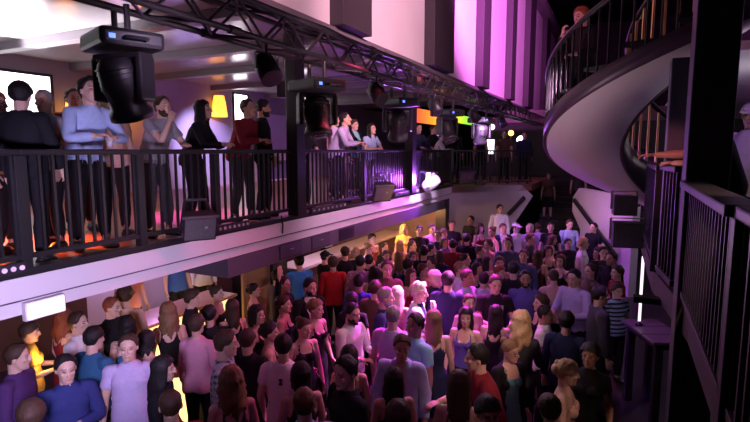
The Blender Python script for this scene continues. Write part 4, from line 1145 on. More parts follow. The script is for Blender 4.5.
# ------------------------------------------------------------------ who stands where
# label | x, y of the top of the head in the photograph | height | facing (0 camera, 90 picture right, 180 away) | pose sex | hair | top | bottom | skin | inner | extras
CROWD = '''
woman in a yellow top turned right under the bright box lamp|30|323|1.62|85|hands f|medium-brown|tee-yellow|jeans-black|fair||
woman with big reddish brown hair and dark dress beside the yellow topped woman|63|310|1.66|120|relax f|wavy-red|dress-maroon||fair||
person in a glowing white T-shirt behind the big haired woman in a dark dress|77|313|1.72|60|stand m|short-brown|tee-white|jeans-navy|fair||
red haired man in a dark shirt turned to look right beneath the slot plate|112|298|1.80|50|relax m|short-red|tee-black|jeans-black|fair||
curly dark haired person in a peach top beside the red haired man|125|288|1.80|150|relax m|curly-brown|long-peach|jeans-black|fair||
man with black hair and teal blue shirt, hand raised to his mouth|94|327|1.80|130|face m|short-black|long-tealblue|jeans-black|fair||
woman with black bobbed hair facing away behind the lavender T-shirt man|127|317|1.66|170|stand f|bob-black|tank-black|skirt-black|fair||
man in a dark purple shirt with short brown hair at the left edge|17|345|1.80|60|relax m|short-brown|long-plum|jeans-black|fair||
man in a dark blue shirt facing the camera at the lower left, arms folded|65|356|1.78|10|cross m|short-black|long-midblue|jeans-black|fair||
man in a lavender V-neck T-shirt facing the camera, arms down|128|335|1.83|-10|stand m|short-brown|tee-lilac|jeans-maroon|fair||
long black haired woman in black left of the glowing panel|163|357|1.68|70|relax f|long-black|long-black|skirt-black|fair||
close cropped dark head at the bottom edge, below the black haired woman|170|391|1.80|180|stand m|buzz-brown|tee-maroon|jeans-black|fair||
woman with long light hair lit reddish, seen from behind under the bulkhead end|168|304|1.70|180|stand f|wavy-light|tank-black|skirt-black|fair||
brown haired woman in black turned right, left of the bare shouldered woman|192|290|1.70|75|relax f|medium-brown|long-black|jeans-black|fair||
woman with bare shoulders and short brown hair facing right|216|286|1.70|70|stand f|bun-brown|strapless-black||fair||
person in a pink long top with brown hair, below the brown haired woman in black|196|315|1.72|150|stand f|short-brown|long-pink|jeans-black|fair||
dark haired man in black seen from behind, beside the long pink top|209|306|1.72|170|stand m|short-black|long-black|jeans-black|fair||
woman with smooth brown hair facing away beside the tan door|232|300|1.66|200|stand f|long-brown|tank-black|skirt-black|fair||
man in a plaid shirt with short brown hair, face turned right|226|331|1.80|80|relax m|short-brown|long-plaid|jeans-black|fair||
woman with long light brown hair, back view, left of the white T-shirt back|231|369|1.68|190|stand f|wavy-light|tank-charcoal|skirt-black|fair||
woman with dark upswept hair in profile before the tan door|253|284|1.68|90|stand f|updo-black|tank-black|jeans-black|fair||
man with a raised hand beside the dark closet, left of the bearded man|284|277|1.76|60|up m|short-brown|long-black|jeans-black|fair||
man in a bright blue T-shirt at the bar, back turned|299|255|1.80|200|stand m|short-black|tee-bright|jeans-navy|fair||
person in a red sweater with dark hair, seen from behind at the bar|333|257|1.76|180|stand m|medium-brown|long-red|jeans-black|fair||
man with short dark hair and beard left of the red sweater|310|279|1.80|30|relax m|short-black|jacket-black|jeans-black|fair|tee-white|beard
woman with dark hair and a dark lace top in profile left of the bearded man|283|296|1.66|75|stand f|updo-brown|tank-navy|skirt-black|fair||
woman with braided hair pinned up in a black tank top below the red sweater|316|300|1.66|45|relax f|updo-light|tank-black|jeans-black|fair||
woman in a black strappy dress behind the white T-shirt man|304|319|1.66|25|relax f|bun-brown|dress-black||fair||
dark haired woman looking right, left of the lace topped woman|256|306|1.64|60|stand f|bob-black|tank-black|skirt-black|fair||
dark haired woman in profile just above the white T-shirt man|269|323|1.66|85|stand f|updo-black|tank-black|skirt-black|fair||
man in a white T-shirt with a small dark mark on the back|283|335|1.82|165|relax m|short-black|tee-white|jeans-black|fair||
short dark haired woman right behind the white T-shirt back|301|364|1.66|190|stand f|bob-black|tank-black|skirt-black|fair||
man with cropped brown hair and pale blue shirt, back view at the bottom edge|304|389|1.80|185|stand m|buzz-light|long-pale_blue|jeans-black|fair||
dark haired man in a black polo shirt bending left at the bottom|345|358|1.80|-60|relax m|short-black|tee-black|jeans-black|fair||
bearded man in a pale open collar shirt looking down right of centre left|353|304|1.83|50|hands m|short-black|long-white|jeans-black|fair||beard
man in a blue shirt with dark hair, back view, behind the bearded white shirt|359|275|1.80|160|stand m|short-black|long-blue|jeans-black|fair||
person in a pink patterned shirt with dark hair left of the dark pink lit dancers|360|256|1.78|170|stand m|short-black|long-floral|jeans-black|fair||
dark haired head close behind the bearded white shirt|352|293|1.70|170|stand f|short-black|tee-black|jeans-black|fair||
man with greying hair and a beard in navy, turned right|386|288|1.80|75|relax m|short-grey|long-navy|jeans-black|fair||beard
balding man in a lilac T-shirt seen from behind, right of the bearded white shirt|393|306|1.80|160|stand m|buzz-grey|tee-lilac|jeans-black|fair||
woman with long pink lit fair hair behind the balding man|397|287|1.70|160|stand f|long-pale|tank-pink|skirt-black|fair||
blond curly man in a white jacket drinking from a white cup under the pink light|420|284|1.82|80|sip m|curly-pale|jacket-white|jeans-black|fair|tee-navy|
woman with pink lit fair hair facing the white jacketed man|434|271|1.74|250|relax f|bob-pale|long-navy|jeans-navy|fair||
woman with pinkish hair down her back below the white cup|434|311|1.66|180|stand f|long-light|dress-navy||fair||
dark haired man in an aqua T-shirt turned left|416|314|1.78|-50|stand m|short-black|tee-aqua|jeans-black|tan||
man in an open pale blue shirt over bare chest facing the camera|402|336|1.82|-10|relax m|short-brown|open-pale_blue|jeans-navy|mid||
woman with long black hair, back view, in front of the open pale blue shirt|394|369|1.64|190|stand f|long-black|tank-black|skirt-black|mid||
dark brown head at the bottom edge below the long black hair|398|403|1.74|180|stand m|medium-brown|long-charcoal|jeans-black|fair||
dark haired woman beside the white shirt hem, seen from behind|349|347|1.64|170|stand f|bob-black|dress-black||fair||
man in a maroon T-shirt bowing his head left|477|345|1.80|-70|look m|short-black|tee-maroon|jeans-black|fair||
woman with long brown hair facing the maroon T-shirt, back view|459|372|1.66|175|relax f|long-brown|tank-brown|skirt-black|fair||
dark haired woman with a fringe at the bottom edge below the maroon T-shirt|488|398|1.66|20|stand f|medium-black|tank-black|skirt-black|mid||
fair haired woman with glasses, black cardigan and teal dress facing right|511|341|1.72|42|relax f|bun-light|cardigan-black||fair|dress-teal|glasses
woman with big blond wavy hair in a dark top, back view|522|312|1.74|170|hands f|wavy-blond|long-charcoal|jeans-black|fair||
man in a white T-shirt turned right behind the big blond hair|545|306|1.78|80|stand m|short-black|tee-white|jeans-black|tan||
smiling woman with long dark hair lit magenta, arm hanging|466|308|1.68|-15|relax f|long-black|tank-indigo|skirt-black|fair||
person with brown hair just behind the smiling magenta lit woman|469|295|1.70|20|stand f|short-brown|tee-pink|jeans-black|fair||
man in a black T-shirt with a pale print holding both hands together|496|276|1.82|15|hands m|short-brown|tee-black|jeans-black|fair||
man in a lilac shirt with dark hair turned right, left of the black print T-shirt|467|270|1.78|60|stand m|short-brown|long-lilac|jeans-black|tan||
fair haired person in white above the lilac shirt|460|262|1.74|80|stand m|short-light|tee-white|jeans-black|fair||
dark haired person in a lilac shirt seen from behind beside the black print T-shirt|484|273|1.74|175|stand m|short-black|long-lilac|jeans-black|fair||
woman with dark hair and bright face above the lilac back|477|263|1.66|60|stand f|bob-black|tank-black|skirt-black|fair||
woman with red brown hair right behind the black print T-shirt|500|266|1.66|40|relax f|medium-red|tank-black|skirt-black|fair||
bearded dark haired man in denim blue right of the black print T-shirt|526|271|1.80|0|stand m|short-black|long-indigo|jeans-black|tan||beard
person in a broad peach top behind the denim blue shirt|553|270|1.76|200|relax m|short-brown|long-peach|jeans-black|fair||
brown haired woman with a pink lit face left of the man in the white T-shirt|542|295|1.66|-70|stand f|medium-brown|tank-black|skirt-black|fair||
man in a lavender shirt with purple lit hair behind the dark jacket|574|270|1.80|-30|hands m|short-black|long-lilac|jeans-black|fair||
man in a dark jacket facing right beside the dark high table|600|286|1.84|105|stand m|short-black|jacket-charcoal|jeans-black|fair|tee-black|
person in a striped teal and black top behind the dark jacket|617|284|1.60|40|stand m|medium-brown|tee-stripes|jeans-black|fair||
smiling dark haired woman in a long black dress beside the high table|591|344|1.72|-15|stand f|medium-black|longdress-black||tan||
blond woman with pinned hair and bare shoulders, black straps, bottom right|568|361|1.68|85|relax f|updo-blond|dress-peach||fair||
brown haired person in pink at the bottom edge right of the teal dress|550|397|1.64|200|stand f|medium-brown|tank-pink|skirt-black|fair||
person in a black cap turned left at the bar|325|251|1.72|120|stand m|cap-black|tee-black|jeans-black|fair||
dark haired person with a bright collar behind the red sweater|345|247|1.72|200|stand m|short-brown|long-black|jeans-black|fair||
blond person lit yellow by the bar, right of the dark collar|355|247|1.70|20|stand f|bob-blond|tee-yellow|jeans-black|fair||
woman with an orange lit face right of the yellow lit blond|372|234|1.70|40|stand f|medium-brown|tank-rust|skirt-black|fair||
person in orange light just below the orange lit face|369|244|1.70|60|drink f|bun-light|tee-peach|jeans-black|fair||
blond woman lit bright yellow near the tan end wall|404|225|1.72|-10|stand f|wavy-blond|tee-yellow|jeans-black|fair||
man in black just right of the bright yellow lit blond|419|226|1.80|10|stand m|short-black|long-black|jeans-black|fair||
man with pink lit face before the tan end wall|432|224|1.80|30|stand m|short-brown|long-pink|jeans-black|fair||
person in dark navy in front of the tan wall, left of the corner column|438|231|1.74|-20|stand m|short-brown|tee-navy|jeans-black|fair||
person in a pale pink top before the corner column|444|229|1.72|30|stand f|medium-brown|tee-pink|jeans-black|fair||
dark haired person at the bar, head bowed, below the orange lit pair|385|243|1.70|60|look m|short-brown|tee-black|jeans-black|fair||
black haired man left of the bowed head, seen from behind|369|255|1.76|170|stand m|short-black|tee-charcoal|jeans-black|fair||
woman with loose brown hair under the bowed head|386|251|1.64|20|stand f|medium-brown|tank-brown|skirt-black|fair||
long brown haired woman with amber lit hair below the yellow lit blond|400|241|1.68|170|stand f|long-light|tank-black|skirt-black|fair||
man with an amber lit cheek right of the amber lit hair|412|241|1.74|60|stand m|short-brown|tee-brown|jeans-black|fair||
dark haired man with a serious face, arms crossed, below the loose brown hair|387|261|1.80|10|cross m|short-brown|long-brown|jeans-black|fair||
woman with golden brown long hair, arms folded, in the amber light|399|252|1.66|180|cross f|long-light|tank-charcoal|skirt-black|fair||
woman with a red lit face beside the golden brown long hair|412|252|1.66|40|stand f|bob-brown|tank-maroon|skirt-black|fair||
tall black haired man in the middle of the back crowd|424|246|1.82|170|stand m|short-black|tee-black|jeans-black|fair||
man in a dark navy top behind the pink haired pair|408|259|1.76|150|stand m|short-black|long-navy|jeans-black|fair||
woman with a pink lit cheek left of the pink lit fair hair|423|264|1.66|70|stand f|medium-brown|tank-maroon|skirt-black|fair||
person with a dark red top behind the pink lit fair hair|432|258|1.76|-60|stand m|short-brown|tee-maroon|jeans-black|fair||
woman with a rose face and dark hair left of the pink curls|411|269|1.64|40|stand f|long-brown|tank-maroon|skirt-black|fair||
person in black with a sliver of pink light, above the dark red top|431|244|1.74|100|stand m|short-black|tee-black|jeans-black|fair||
woman in a dark blue top beside the dark red top|440|251|1.68|150|stand f|bob-brown|tee-navy|jeans-black|fair||
man in a black T-shirt against the lilac wall, looking left|471|216|1.82|-40|stand m|short-black|tee-black|jeans-black|tan||
man standing in front of the corner column|452|221|1.80|10|stand m|short-brown|tee-black|jeans-black|mid||
dark haired woman right of the man at the lilac wall|480|224|1.68|40|stand f|wavy-brown|tank-maroon|skirt-black|fair||
black haired person below the man at the lilac wall|467|234|1.72|170|stand m|medium-black|long-black|jeans-black|fair||
woman with a bare arm stretched left in front of the stair wall|492|227|1.70|-60|dance f|bun-brown|tank-peach|skirt-black|fair||
man in a pale shirt with violet lit collar below the stair handrail|503|224|1.78|20|stand m|short-brown|jacket-navy|jeans-black|fair|tee-white|
man in a grey blue jacket, head bowed, right of the bare armed woman|508|238|1.82|10|look m|short-black|long-denim|jeans-black|fair||
person in a white cap at the foot of the dark stair|516|223|1.76|60|stand m|cap-white|tee-white|jeans-black|fair||
curly haired woman in a pink top behind the grey blue jacket|488|240|1.68|-40|stand f|curly-brown|tee-pink|jeans-black|fair||
man with an orange pink cheek left of the curly haired woman in pink|480|246|1.76|70|stand m|short-brown|tee-black|jeans-black|fair||
dark haired person with a white sleeve right of centre in the back crowd|465|254|1.74|80|stand m|short-black|tee-white|jeans-black|fair||
woman with brown hair and a rose lit face under the curly haired woman|500|257|1.68|0|stand f|medium-brown|tank-black|skirt-black|fair||
woman with black hair looking up between the rose lit faces|487|257|1.64|90|stand f|long-black|tank-black|skirt-black|fair||
person in dark purple close to the corner column|444|238|1.72|30|stand f|bob-brown|tee-indigo|jeans-black|fair||
man in plum below the corner column, seen from behind|453|240|1.74|170|stand m|short-black|tee-maroon|jeans-black|fair||
person with violet lit hair below the dark stair|530|224|1.74|0|stand f|bob-pale|tee-lilac|jeans-black|fair||
person with violet lit shoulder next to the violet lit hair|538|223|1.74|170|stand m|short-brown|tee-lilac|jeans-black|fair||
person with a violet lit face in the dark before the stair|551|223|1.76|0|stand m|short-brown|tee-black|jeans-black|fair||
man with a bright cheek in dark clothes, left of the bare arm holding a drink|530|234|1.80|70|stand m|short-brown|long-charcoal|jeans-black|fair||
man in a pale violet shirt at the white stair wall|570|220|1.80|20|hands m|short-brown|long-pale_blue|jeans-black|fair||
dark haired man in black at the white stair wall beside the pale violet shirt|594|223|1.78|-40|stand m|short-black|tee-black|jeans-black|fair||
man in a grey blue shirt with a pink lit face, centre of the back crowd|524|250|1.80|-10|stand m|short-brown|long-denim|jeans-black|fair||
woman with a bare shoulder reaching right below the dark stair|553|235|1.70|90|drink f|bob-brown|tank-black|skirt-black|fair||
person in dark clothes left of the blond man in white|568|239|1.72|30|stand m|short-black|tee-black|jeans-black|fair||
blond man in a white shirt turned right, below the white stair wall|583|238|1.80|100|stand m|medium-blond|long-white|jeans-black|fair||
woman in black at the right of the blond man in white|599|248|1.64|-60|stand f|wavy-brown|tank-black|skirt-black|fair||
man in a dark jacket, face lit, near the end of the white stair wall|604|247|1.80|10|stand m|short-black|jacket-black|jeans-black|fair|tee-charcoal|
woman with dark hair beside the grey blue shirt with the pink lit face|538|250|1.66|170|stand f|long-brown|tank-brown|skirt-black|fair||
woman in a dark top with a brown bob behind the peach top|561|255|1.68|-20|stand f|bob-brown|tank-black|skirt-black|fair||
person with a rose face right of the lavender shirt|591|264|1.72|-50|stand m|short-brown|tee-brown|jeans-black|fair||
person in plum in the shade of the right balcony|618|266|1.72|-60|stand f|medium-brown|tee-maroon|jeans-black|fair||
person in a black top below the loudspeakers|612|252|1.72|-40|stand m|short-black|long-black|jeans-black|fair||
dark haired man behind the denim blue shirt|514|262|1.76|170|stand m|short-black|tee-black|jeans-black|fair||
woman with black hair under the violet lit face|548|246|1.66|20|stand f|bob-black|tank-black|skirt-black|fair||
person in charcoal left of the blue T-shirt at the bar|277|270|1.72|110|stand m|short-black|tee-charcoal|jeans-black|fair||
dark haired woman in a black top behind the pink patterned shirt|374|267|1.68|170|stand f|long-black|tank-black|skirt-black|fair||
brown haired man behind the greying bearded man|375|281|1.76|160|stand m|short-brown|tee-brown|jeans-black|fair||
dark man in navy right of the woman with pink lit fair hair|448|272|1.80|170|stand m|short-black|long-navy|jeans-black|fair||
black haired woman between the magenta lit smile and the big blond hair|496|306|1.66|170|stand f|long-black|tank-black|skirt-black|fair||
black haired man in navy between the white T-shirt and the dark jacket|567|312|1.78|170|stand m|short-black|long-navy|jeans-black|fair||
dark woman behind the lavender V-neck T-shirt, toward the long pink top|146|332|1.66|130|stand f|bob-black|tank-black|skirt-black|fair||
person in black right of the plaid shirt, brown hair|247|330|1.72|150|stand m|short-brown|tee-black|jeans-black|fair||
close dark brown head in the bottom left corner|30|402|1.74|170|stand m|medium-brown|long-brown|jeans-black|fair||
'''
P_ = []
for ln in CROWD.strip().split('\n'):
    q = ln.split('|'); assert len(q) == 12, ln
    pose, sex = q[5].split()
    P_.append(dict(label=q[0], x=float(q[1]), y=float(q[2]), h=float(q[3]), f=float(q[4]), pose=pose, sex=sex, hair=q[6], top=q[7], bot=q[8], sk=q[9], inner=q[10], ex=[e for e in q[11].split(',') if e]))


def place(p):
    s = p['h'] / UNIT; T = template(p['pose'], p['sex']); t = T['top'] * s
    hp2 = at_z(p['x'], p['y'], t.z); rz = facing(hp2, p['f'])
    o = Matrix.Rotation(rz, 4, 'Z') @ t
    p['loc'] = Vector((hp2[0] - o.x, hp2[1] - o.y, 0)); p['rz'] = rz
    p['dir'] = Vector((hp2[0], hp2[1], 0)).normalized()

BLOCK = [(-5.82, 2.75, -5.0, 6.65, 1.05), (-6.85, 8.75, -6.0, 14.6, 1.1), (-5.1, 14.4, -4.65, 14.85, 2), (.0, 6.9, .9, 9, 1.0), (-7.3, 7.2, -6.0, 9.0, 2)]
for p in P_: place(p)
RAD_ = {'stand': .255, 'relax': .285, 'hands': .32, 'cross': .30, 'dance': .39, 'look': .34, 'face': .32, 'sip': .34, 'up': .31, 'drink': .32, 'reach': .3}
for it in range(260):
    mv = 0
    for i in range(len(P_)):
        a = P_[i]
        for j in range(i + 1, len(P_)):
            b = P_[j]; dx = a['loc'].x - b['loc'].x
            if abs(dx) > .8: continue
            d = math.hypot(dx, a['loc'].y - b['loc'].y)
            if d < RAD_[a['pose']] + RAD_[b['pose']]:
                far, near = (a, b) if a['loc'].length > b['loc'].length else (b, a)
                if far['h'] > 1.53: far['h'] -= .004
                if near['h'] < 1.90: near['h'] += .004
                place(far); place(near); mv += 1
    if not mv: break
people = {}
for p in P_:
    for lo in BLOCK:
        if lo[0] - .28 < p['loc'].x < lo[2] + .28 and lo[1] - .28 < p['loc'].y < lo[3] + .28: p['blk'] = True
PRINT = globals().get('DBG')
G_FLOOR = 'people crowding the dance floor'
for p in P_:
    b, hd = person(p['label'], p['loc'], p['rz'], p['h'], p['pose'], p['sex'], p['hair'], p['top'], p['bot'], p['sk'], G_FLOOR, p['inner'], p['ex'])
    people[p['label']] = (b, hd, p)
    if PRINT: print('P', [round(q, 2) for q in p['loc']], round(p['h'], 2), p.get('blk', ''), p['label'][:50])

# people at the balcony rail and elsewhere, each given with the place they stand on
# label | x,y of head top | plane X (or Y) | floor | facing | pose sex | hair | top | bottom | skin | inner | extras
RAIL = '''
man in a black jacket with dark hair turned into the balcony, before the white screen|20|83|-5.15|2.55|150|relax m|medium-black|jacket-black|jeans-black|fair|tee-black|
balding man in a purple grey shirt behind the black jacket|43|90|-5.75|2.55|-50|relax m|buzz-grey|tee-grey|jeans-black|mid||
person with orange lit hair at the very left of the balcony|-6|93|-6.0|2.55|60|stand f|bob-red|tee-rust|jeans-black|fair||
man with orange lit shirt half hidden behind the light blue shirt|72|83|-6.6|2.55|20|stand m|short-brown|tee-rust|jeans-black|fair||
young man in a light blue shirt leaning at the rail with a glass|87|79|-5.22|2.55|12|lean m|quiff-black|long-pale_blue|jeans-black|fair||
person in orange light behind the light blue shirt, right side|108|92|-5.8|2.55|160|stand f|bob-blond|tee-peach|jeans-black|fair||
man in a grey printed T-shirt leaning on the rail, hand to his mouth|161|97|-5.22|2.55|40|leanface m|short-brown|tee-grey|jeans-charcoal|fair||beard
woman with long straight black hair in black, in profile at the rail|201|101|-5.22|2.55|75|lean f|long-black|long-black|jeans-black|fair||
man in a dark maroon shirt leaning over the rail|246|94|-5.22|2.55|35|lean m|short-brown|long-maroon|jeans-charcoal|fair||
bearded man in a black shirt in profile beside the pale door|263|92|-5.25|2.55|85|relax m|short-black|long-black|jeans-black|mid||beard
person in dark clothes leaning on the rail under the charcoal stage light|306|122|-5.22|2.55|30|lean m|short-black|tee-black|jeans-black|mid||
young man with a violet lit sleeve just right of the charcoal stage light|334|110|-5.95|2.55|60|stand m|short-black|tee-lilac|jeans-black|fair||
man in a pale shirt leaning at the rail right of the charcoal stage light|344|111|-5.22|2.55|60|lean m|short-black|long-lilac|jeans-black|fair||
dark haired woman with a cyan lit front behind the rail|354|120|-6.0|2.55|50|stand f|medium-brown|jacket-black|jeans-black|fair|tee-aqua|
person with long black hair bowing over the rail in a pale blue edged top|371|124|-5.22|2.55|-30|lean f|long-black|tee-pale_blue|jeans-black|fair||
person in dark navy at the rail past the far column|419|124|-5.22|2.55|40|look m|short-black|long-navy|jeans-black|fair||
man with a pink lit face behind the navy clad person|433|126|-5.6|2.55|60|stand m|short-brown|long-black|jeans-black|fair||
person in a white shirt bending over the rail near the white lamp|441|132|-5.22|2.55|60|lean m|short-black|long-white|jeans-black|fair||
person in dark clothes below the green light box|455|126|-5.2|2.55|20|stand f|bob-black|long-black|jeans-black|fair||
'''
G_RAIL = 'people on the left balcony'
for ln in RAIL.strip().split('\n'):
    q = ln.split('|'); assert len(q) == 13, ln
    x, y, X, fl, f = (float(v) for v in q[1:6]); pose, sex = q[6].split()
    hp2 = at_x(x, y, X); T = template(pose, sex); s = (hp2[2] - fl) / T['top'].z
    s = max(1.58 / UNIT, min(1.90 / UNIT, s)); rz = facing(hp2, f); o = Matrix.Rotation(rz, 4, 'Z') @ (T['top'] * s)
    if pose.startswith('lean'): rz = PI / 2 + math.radians(max(-25, min(25, (f - 30) * .5))); o = Matrix.Rotation(rz, 4, 'Z') @ (T['top'] * s); 
    lx = hp2[0] - o.x; ly = hp2[1] - o.y
    if pose.startswith('lean') and lx > -5.30: lx = -5.30
    b, hd = person(q[0], (lx, ly, fl), rz, s * UNIT, pose, sex, q[7], q[8], q[9], q[10], G_RAIL, q[11], [e for e in q[12].split(',') if e])
    people[q[0]] = (b, hd, None)
    if PRINT: print('R', round(lx, 2), round(ly, 2), round(s * UNIT, 2), q[0][:50])

# people elsewhere: label, (x, y, floor), facing point, height, ...
def facing_to(loc, tx, ty): return math.atan2(ty - loc[1], tx - loc[0]) + PI / 2
OTHERS = [
    ('red haired person leaning at the curved stair rail above the dance floor', (SCX + 1.56 * math.cos(math.radians(177)), SCY + 1.56 * math.sin(math.radians(177)), hz(math.radians(179.375)) + .180), (-6, 2), 1.76, 'face', 'm', 'medium-red', 'long-black', 'jeans-black', 'fair', '', ()),
    ('man with a dark face in shadow behind the post at the right balcony', (.72, 7.9, 2.42), (-2, 5), 1.72, 'relax', 'm', 'short-black', 'long-black', 'jeans-black', 'mid', '', ()),
    ('man resting an arm on the right railing between the two posts', (.74, 5.17, 2.42), (-4, 5.8), 1.70, 'reach', 'm', 'short-black', 'tee-black', 'jeans-black', 'mid', '', ()),
    ('person in a violet lit white cap at the right edge behind the railing', (1.0, 5.65, 2.42), (-1.2, 2.4), 1.66, 'relax', 'm', 'cap-white', 'tee-white', 'jeans-black', 'fair', '', ()),
    ('person with long hair standing on the dark back stair in a brown top', (-2.35, 18.6, 1.246), (-1, 5), 1.62, 'stand', 'f', 'long-brown', 'tee-brown', 'skirt-black', 'fair', '', ()),
    ('dim figure on the dark back stair near the curved stair', (-1.4, 18.9, 1.424), (0, 5), 1.68, 'stand', 'm', 'short-black', 'tee-charcoal', 'jeans-black', 'fair', '', ()),
    ('person in a white shirt walking down beside the left stair handrail', tuple(at_depth(499.5, 211, 15.05)[:2]) + (.20,), (0, 8), 1.86, 'relax', 'm', 'short-black', 'long-white', 'jeans-black', 'mid', '', ()),
    ('person in a pale pink T-shirt whose head is hidden above the balcony edge', (-7.75, 6.0, 0), (0, 5), 1.76, 'relax', 'm', 'short-brown', 'tee-pink', 'jeans-charcoal', 'fair', '', ()),
    ('person in a blue printed top beyond the pink T-shirt under the balcony', (-7.9, 7.2, 0), (0, 5), 1.76, 'stand', 'm', 'short-brown', 'tee-blue', 'jeans-black', 'fair', '', ()),
    ('person in a white top by the tan wooden door under the balcony', (-7.75, 7.75, 0), (0, 3), 1.76, 'stand', 'f', 'medium-brown', 'long-white', 'skirt-black', 'fair', '', ()),
    ('bartender in black behind the lit bar', (-7.6, 10.2, 0), (0, 8), 1.76, 'hands', 'm', 'short-brown', 'tee-black', 'jeans-black', 'fair', '', ()),
    ('bartender in a white shirt further along behind the bar', (-7.6, 12.4, 0), (0, 9), 1.78, 'hands', 'm', 'short-black', 'long-white', 'jeans-black', 'fair', '', ()),
    ('dark clad person at the far balcony by the small white screen', (-3.6, 17.1, 2.55), (0, 0), 1.74, 'stand', 'm', 'short-black', 'tee-brown', 'jeans-black', 'fair', '', ()),
    ('person in black at the far balcony left of the small white screen', (-4.2, 16.4, 2.55), (0, 0), 1.72, 'stand', 'f', 'bob-brown', 'tank-black', 'jeans-black', 'fair', '', ()),
    ('person in dark blue beside the violet globe lamp', (-3.05, 17.6, 2.55), (0, 0), 1.70, 'stand', 'm', 'short-black', 'long-navy', 'jeans-black', 'fair', '', ()),
]
for lb, loc, tgt, h, pose, sex, hair, top_, bot, sk, inner, ex in OTHERS:
    b, hd = person(lb, loc, facing_to(loc, *tgt), h, pose, sex, hair, top_, bot, sk, None, inner, ex)
    people[lb] = (b, hd, None)

# ------------------------------------------------------------------ drinks held in hands
M_glass = mat('drink_glass', (.5, .5, .55), .08, coat=1)
def drink(who, hand, label, m, cat='glass', name='drinking_glass', liquid=None, dz=-.03):
    p = people[who][1][hand]
    o = empty(name, (p[0], p[1], p[2] + dz), 0, label, cat)
    MB().lathe([(.024, -.045), (.027, -.045), (.034, .06), (.031, .06), (.025, -.035)], 14).build('cup', m, o, True)
    if liquid: MB().lathe([(.024, -.034), (.030, .04), (.002, .041)], 14).build('drink', liquid, o, True)
W_sip = 'blond curly man in a white jacket drinking from a white cup under the pink light'
drink(W_sip, 'R', 'white cup held to the mouth of the blond curly man', mat('white_cup', (.8, .78, .8), .5), 'cup', 'cup')
drink('young man in a light blue shirt leaning at the rail with a glass', 'L', 'short glass held by the young man in the light blue shirt', M_glass, liquid=mat('dark_drink', (.1, .03, .02), .1))
drink('woman with a bare shoulder reaching right below the dark stair', 'R', 'pale drink held by the woman reaching right below the dark stair', M_glass, liquid=mat('pale_drink', (.6, .5, .35), .1))
drink('man in a black T-shirt with a pale print holding both hands together', 'L', 'clear glass between the hands of the black print T-shirt man', M_glass, liquid=mat('pale_drink', (.6, .5, .35), .1))
# small printed marks on clothes
def mark(who, build, name, m, back):
    b = people[who][0]; build().build(name, m, b)
W_b = people['man in a black T-shirt with a pale print holding both hands together']
def on_cloth(T, x, z, back):
    co, tri, no = T['co'], T['tri'], T['no']; sel = (np.abs(co[:, 0] - x) < .03) & (np.abs(co[:, 2] - z) < .03) & (T['lab'] == 'torso') & ((no[:, 1] > .3) if back else (no[:, 1] < -.3))
    return float(co[sel, 1].max() if back else co[sel, 1].min())
def print_mark(who, pose, sex, shapes, back, m, zc):
    T = template(pose, sex); mb = MB()
    sg = 1 if back else -1
    for x0, x1, z0, z1 in shapes:
        q = []
        for x, z in ((x0, z0), (x1, z0), (x1, z1), (x0, z1)): q.append((x, on_cloth(T, x, zc + z, back) + sg * .021, zc + z))
        v = [(a, b_ + sg * .003, c) for a, b_, c in q]; mb.hexa(q + v)
    mb.build('chest_print' if not back else 'back_print', m, people[who][0])
pm = mat('pale_print', (.5, .48, .55), .8)
print_mark('man in a black T-shirt with a pale print holding both hands together', 'hands', 'm', [(-.09, -.055, -.05, .06), (-.055, -.02, -.05, -.02), (.0, .03, -.05, .06), (.03, .06, .03, .06), (.06, .09, -.05, .06)], False, pm, 1.30)
print_mark('man in a white T-shirt with a small dark mark on the back', 'relax', 'm', [(-.018, .018, .03, .055), (-.018, .018, -.01, .015), (-.006, .006, .015, .03)], True, mat('dark_print', (.03, .03, .05), .8), 1.30)
# ------------------------------------------------------------------ light
w = bpy.data.worlds.new('World'); SC.world = w; w.use_nodes = True
bg = w.node_tree.nodes['Background']; bg.inputs[0].default_value = (.05, .02, .05, 1); bg.inputs[1].default_value = .01


def lamp(name, kind, loc, col, energy, to=None, size=.3, angle=60, blend=.4):
    d = bpy.data.lights.new(name, kind); d.color = col; d.energy = energy
    if kind == 'SPOT': d.spot_size = math.radians(angle); d.spot_blend = blend; d.shadow_soft_size = size
    elif kind == 'AREA': d.shape = 'DISK'; d.size = size
    else: d.shadow_soft_size = size
    o = bpy.data.objects.new(name, d); COL.objects.link(o); o.location = loc
    if to is not None: o.rotation_euler = (Vector(to) - Vector(loc)).to_track_quat('-Z', 'Y').to_euler()
    return o
# unseen coloured spots, near the truss and off it, on crowd, edge and bar
lamp('spot_magenta', 'SPOT', (-2.4, 8.7, 4.4), (1, .05, .90), 4200, (-2.3, 6.6, 1.4), .08, 46, .9)
lamp('spot_pink_key', 'SPOT', (-.6, 9.3, 5.6), (1, .26, .92), 12000, (-2.45, 6.6, 1.65), .08, 14, .6)
lamp('spot_pink_near', 'SPOT', (-.9, 8.0, 5.2), (1, .10, .55), 280, (-2.8, 4.8, 1.2), .06, 62, .8)
lamp('spot_violet_back', 'SPOT', (-2.8, 11.7, 4.3), (.5, .10, 1), 1000, (-1.0, 13.4, 1.2), .1, 70, .8)
lamp('spot_pink_back', 'SPOT', (-1.2, 13.6, 5.0), (1, .11, .42), 1000, (-3.0, 10.6, 1.2), .08, 70, .8)
lamp('spot_blue_middle', 'SPOT', (-2.8, 6.9, 4.3), (.25, .15, 1), 450, (-1.2, 8.4, 1.2), .1, 55, .8)
lamp('spot_violet_left', 'SPOT', (-1.4, .6, 3.0), (.72, .56, 1), 900, (-4.7, 2.6, 2.5), .2, 60, .8)
lamp('spot_rose_left', 'SPOT', (-2.4, 5.6, 4.9), (1, .10, .20), 125, (-4.2, 4.2, 1.2), .06, 80, .8)
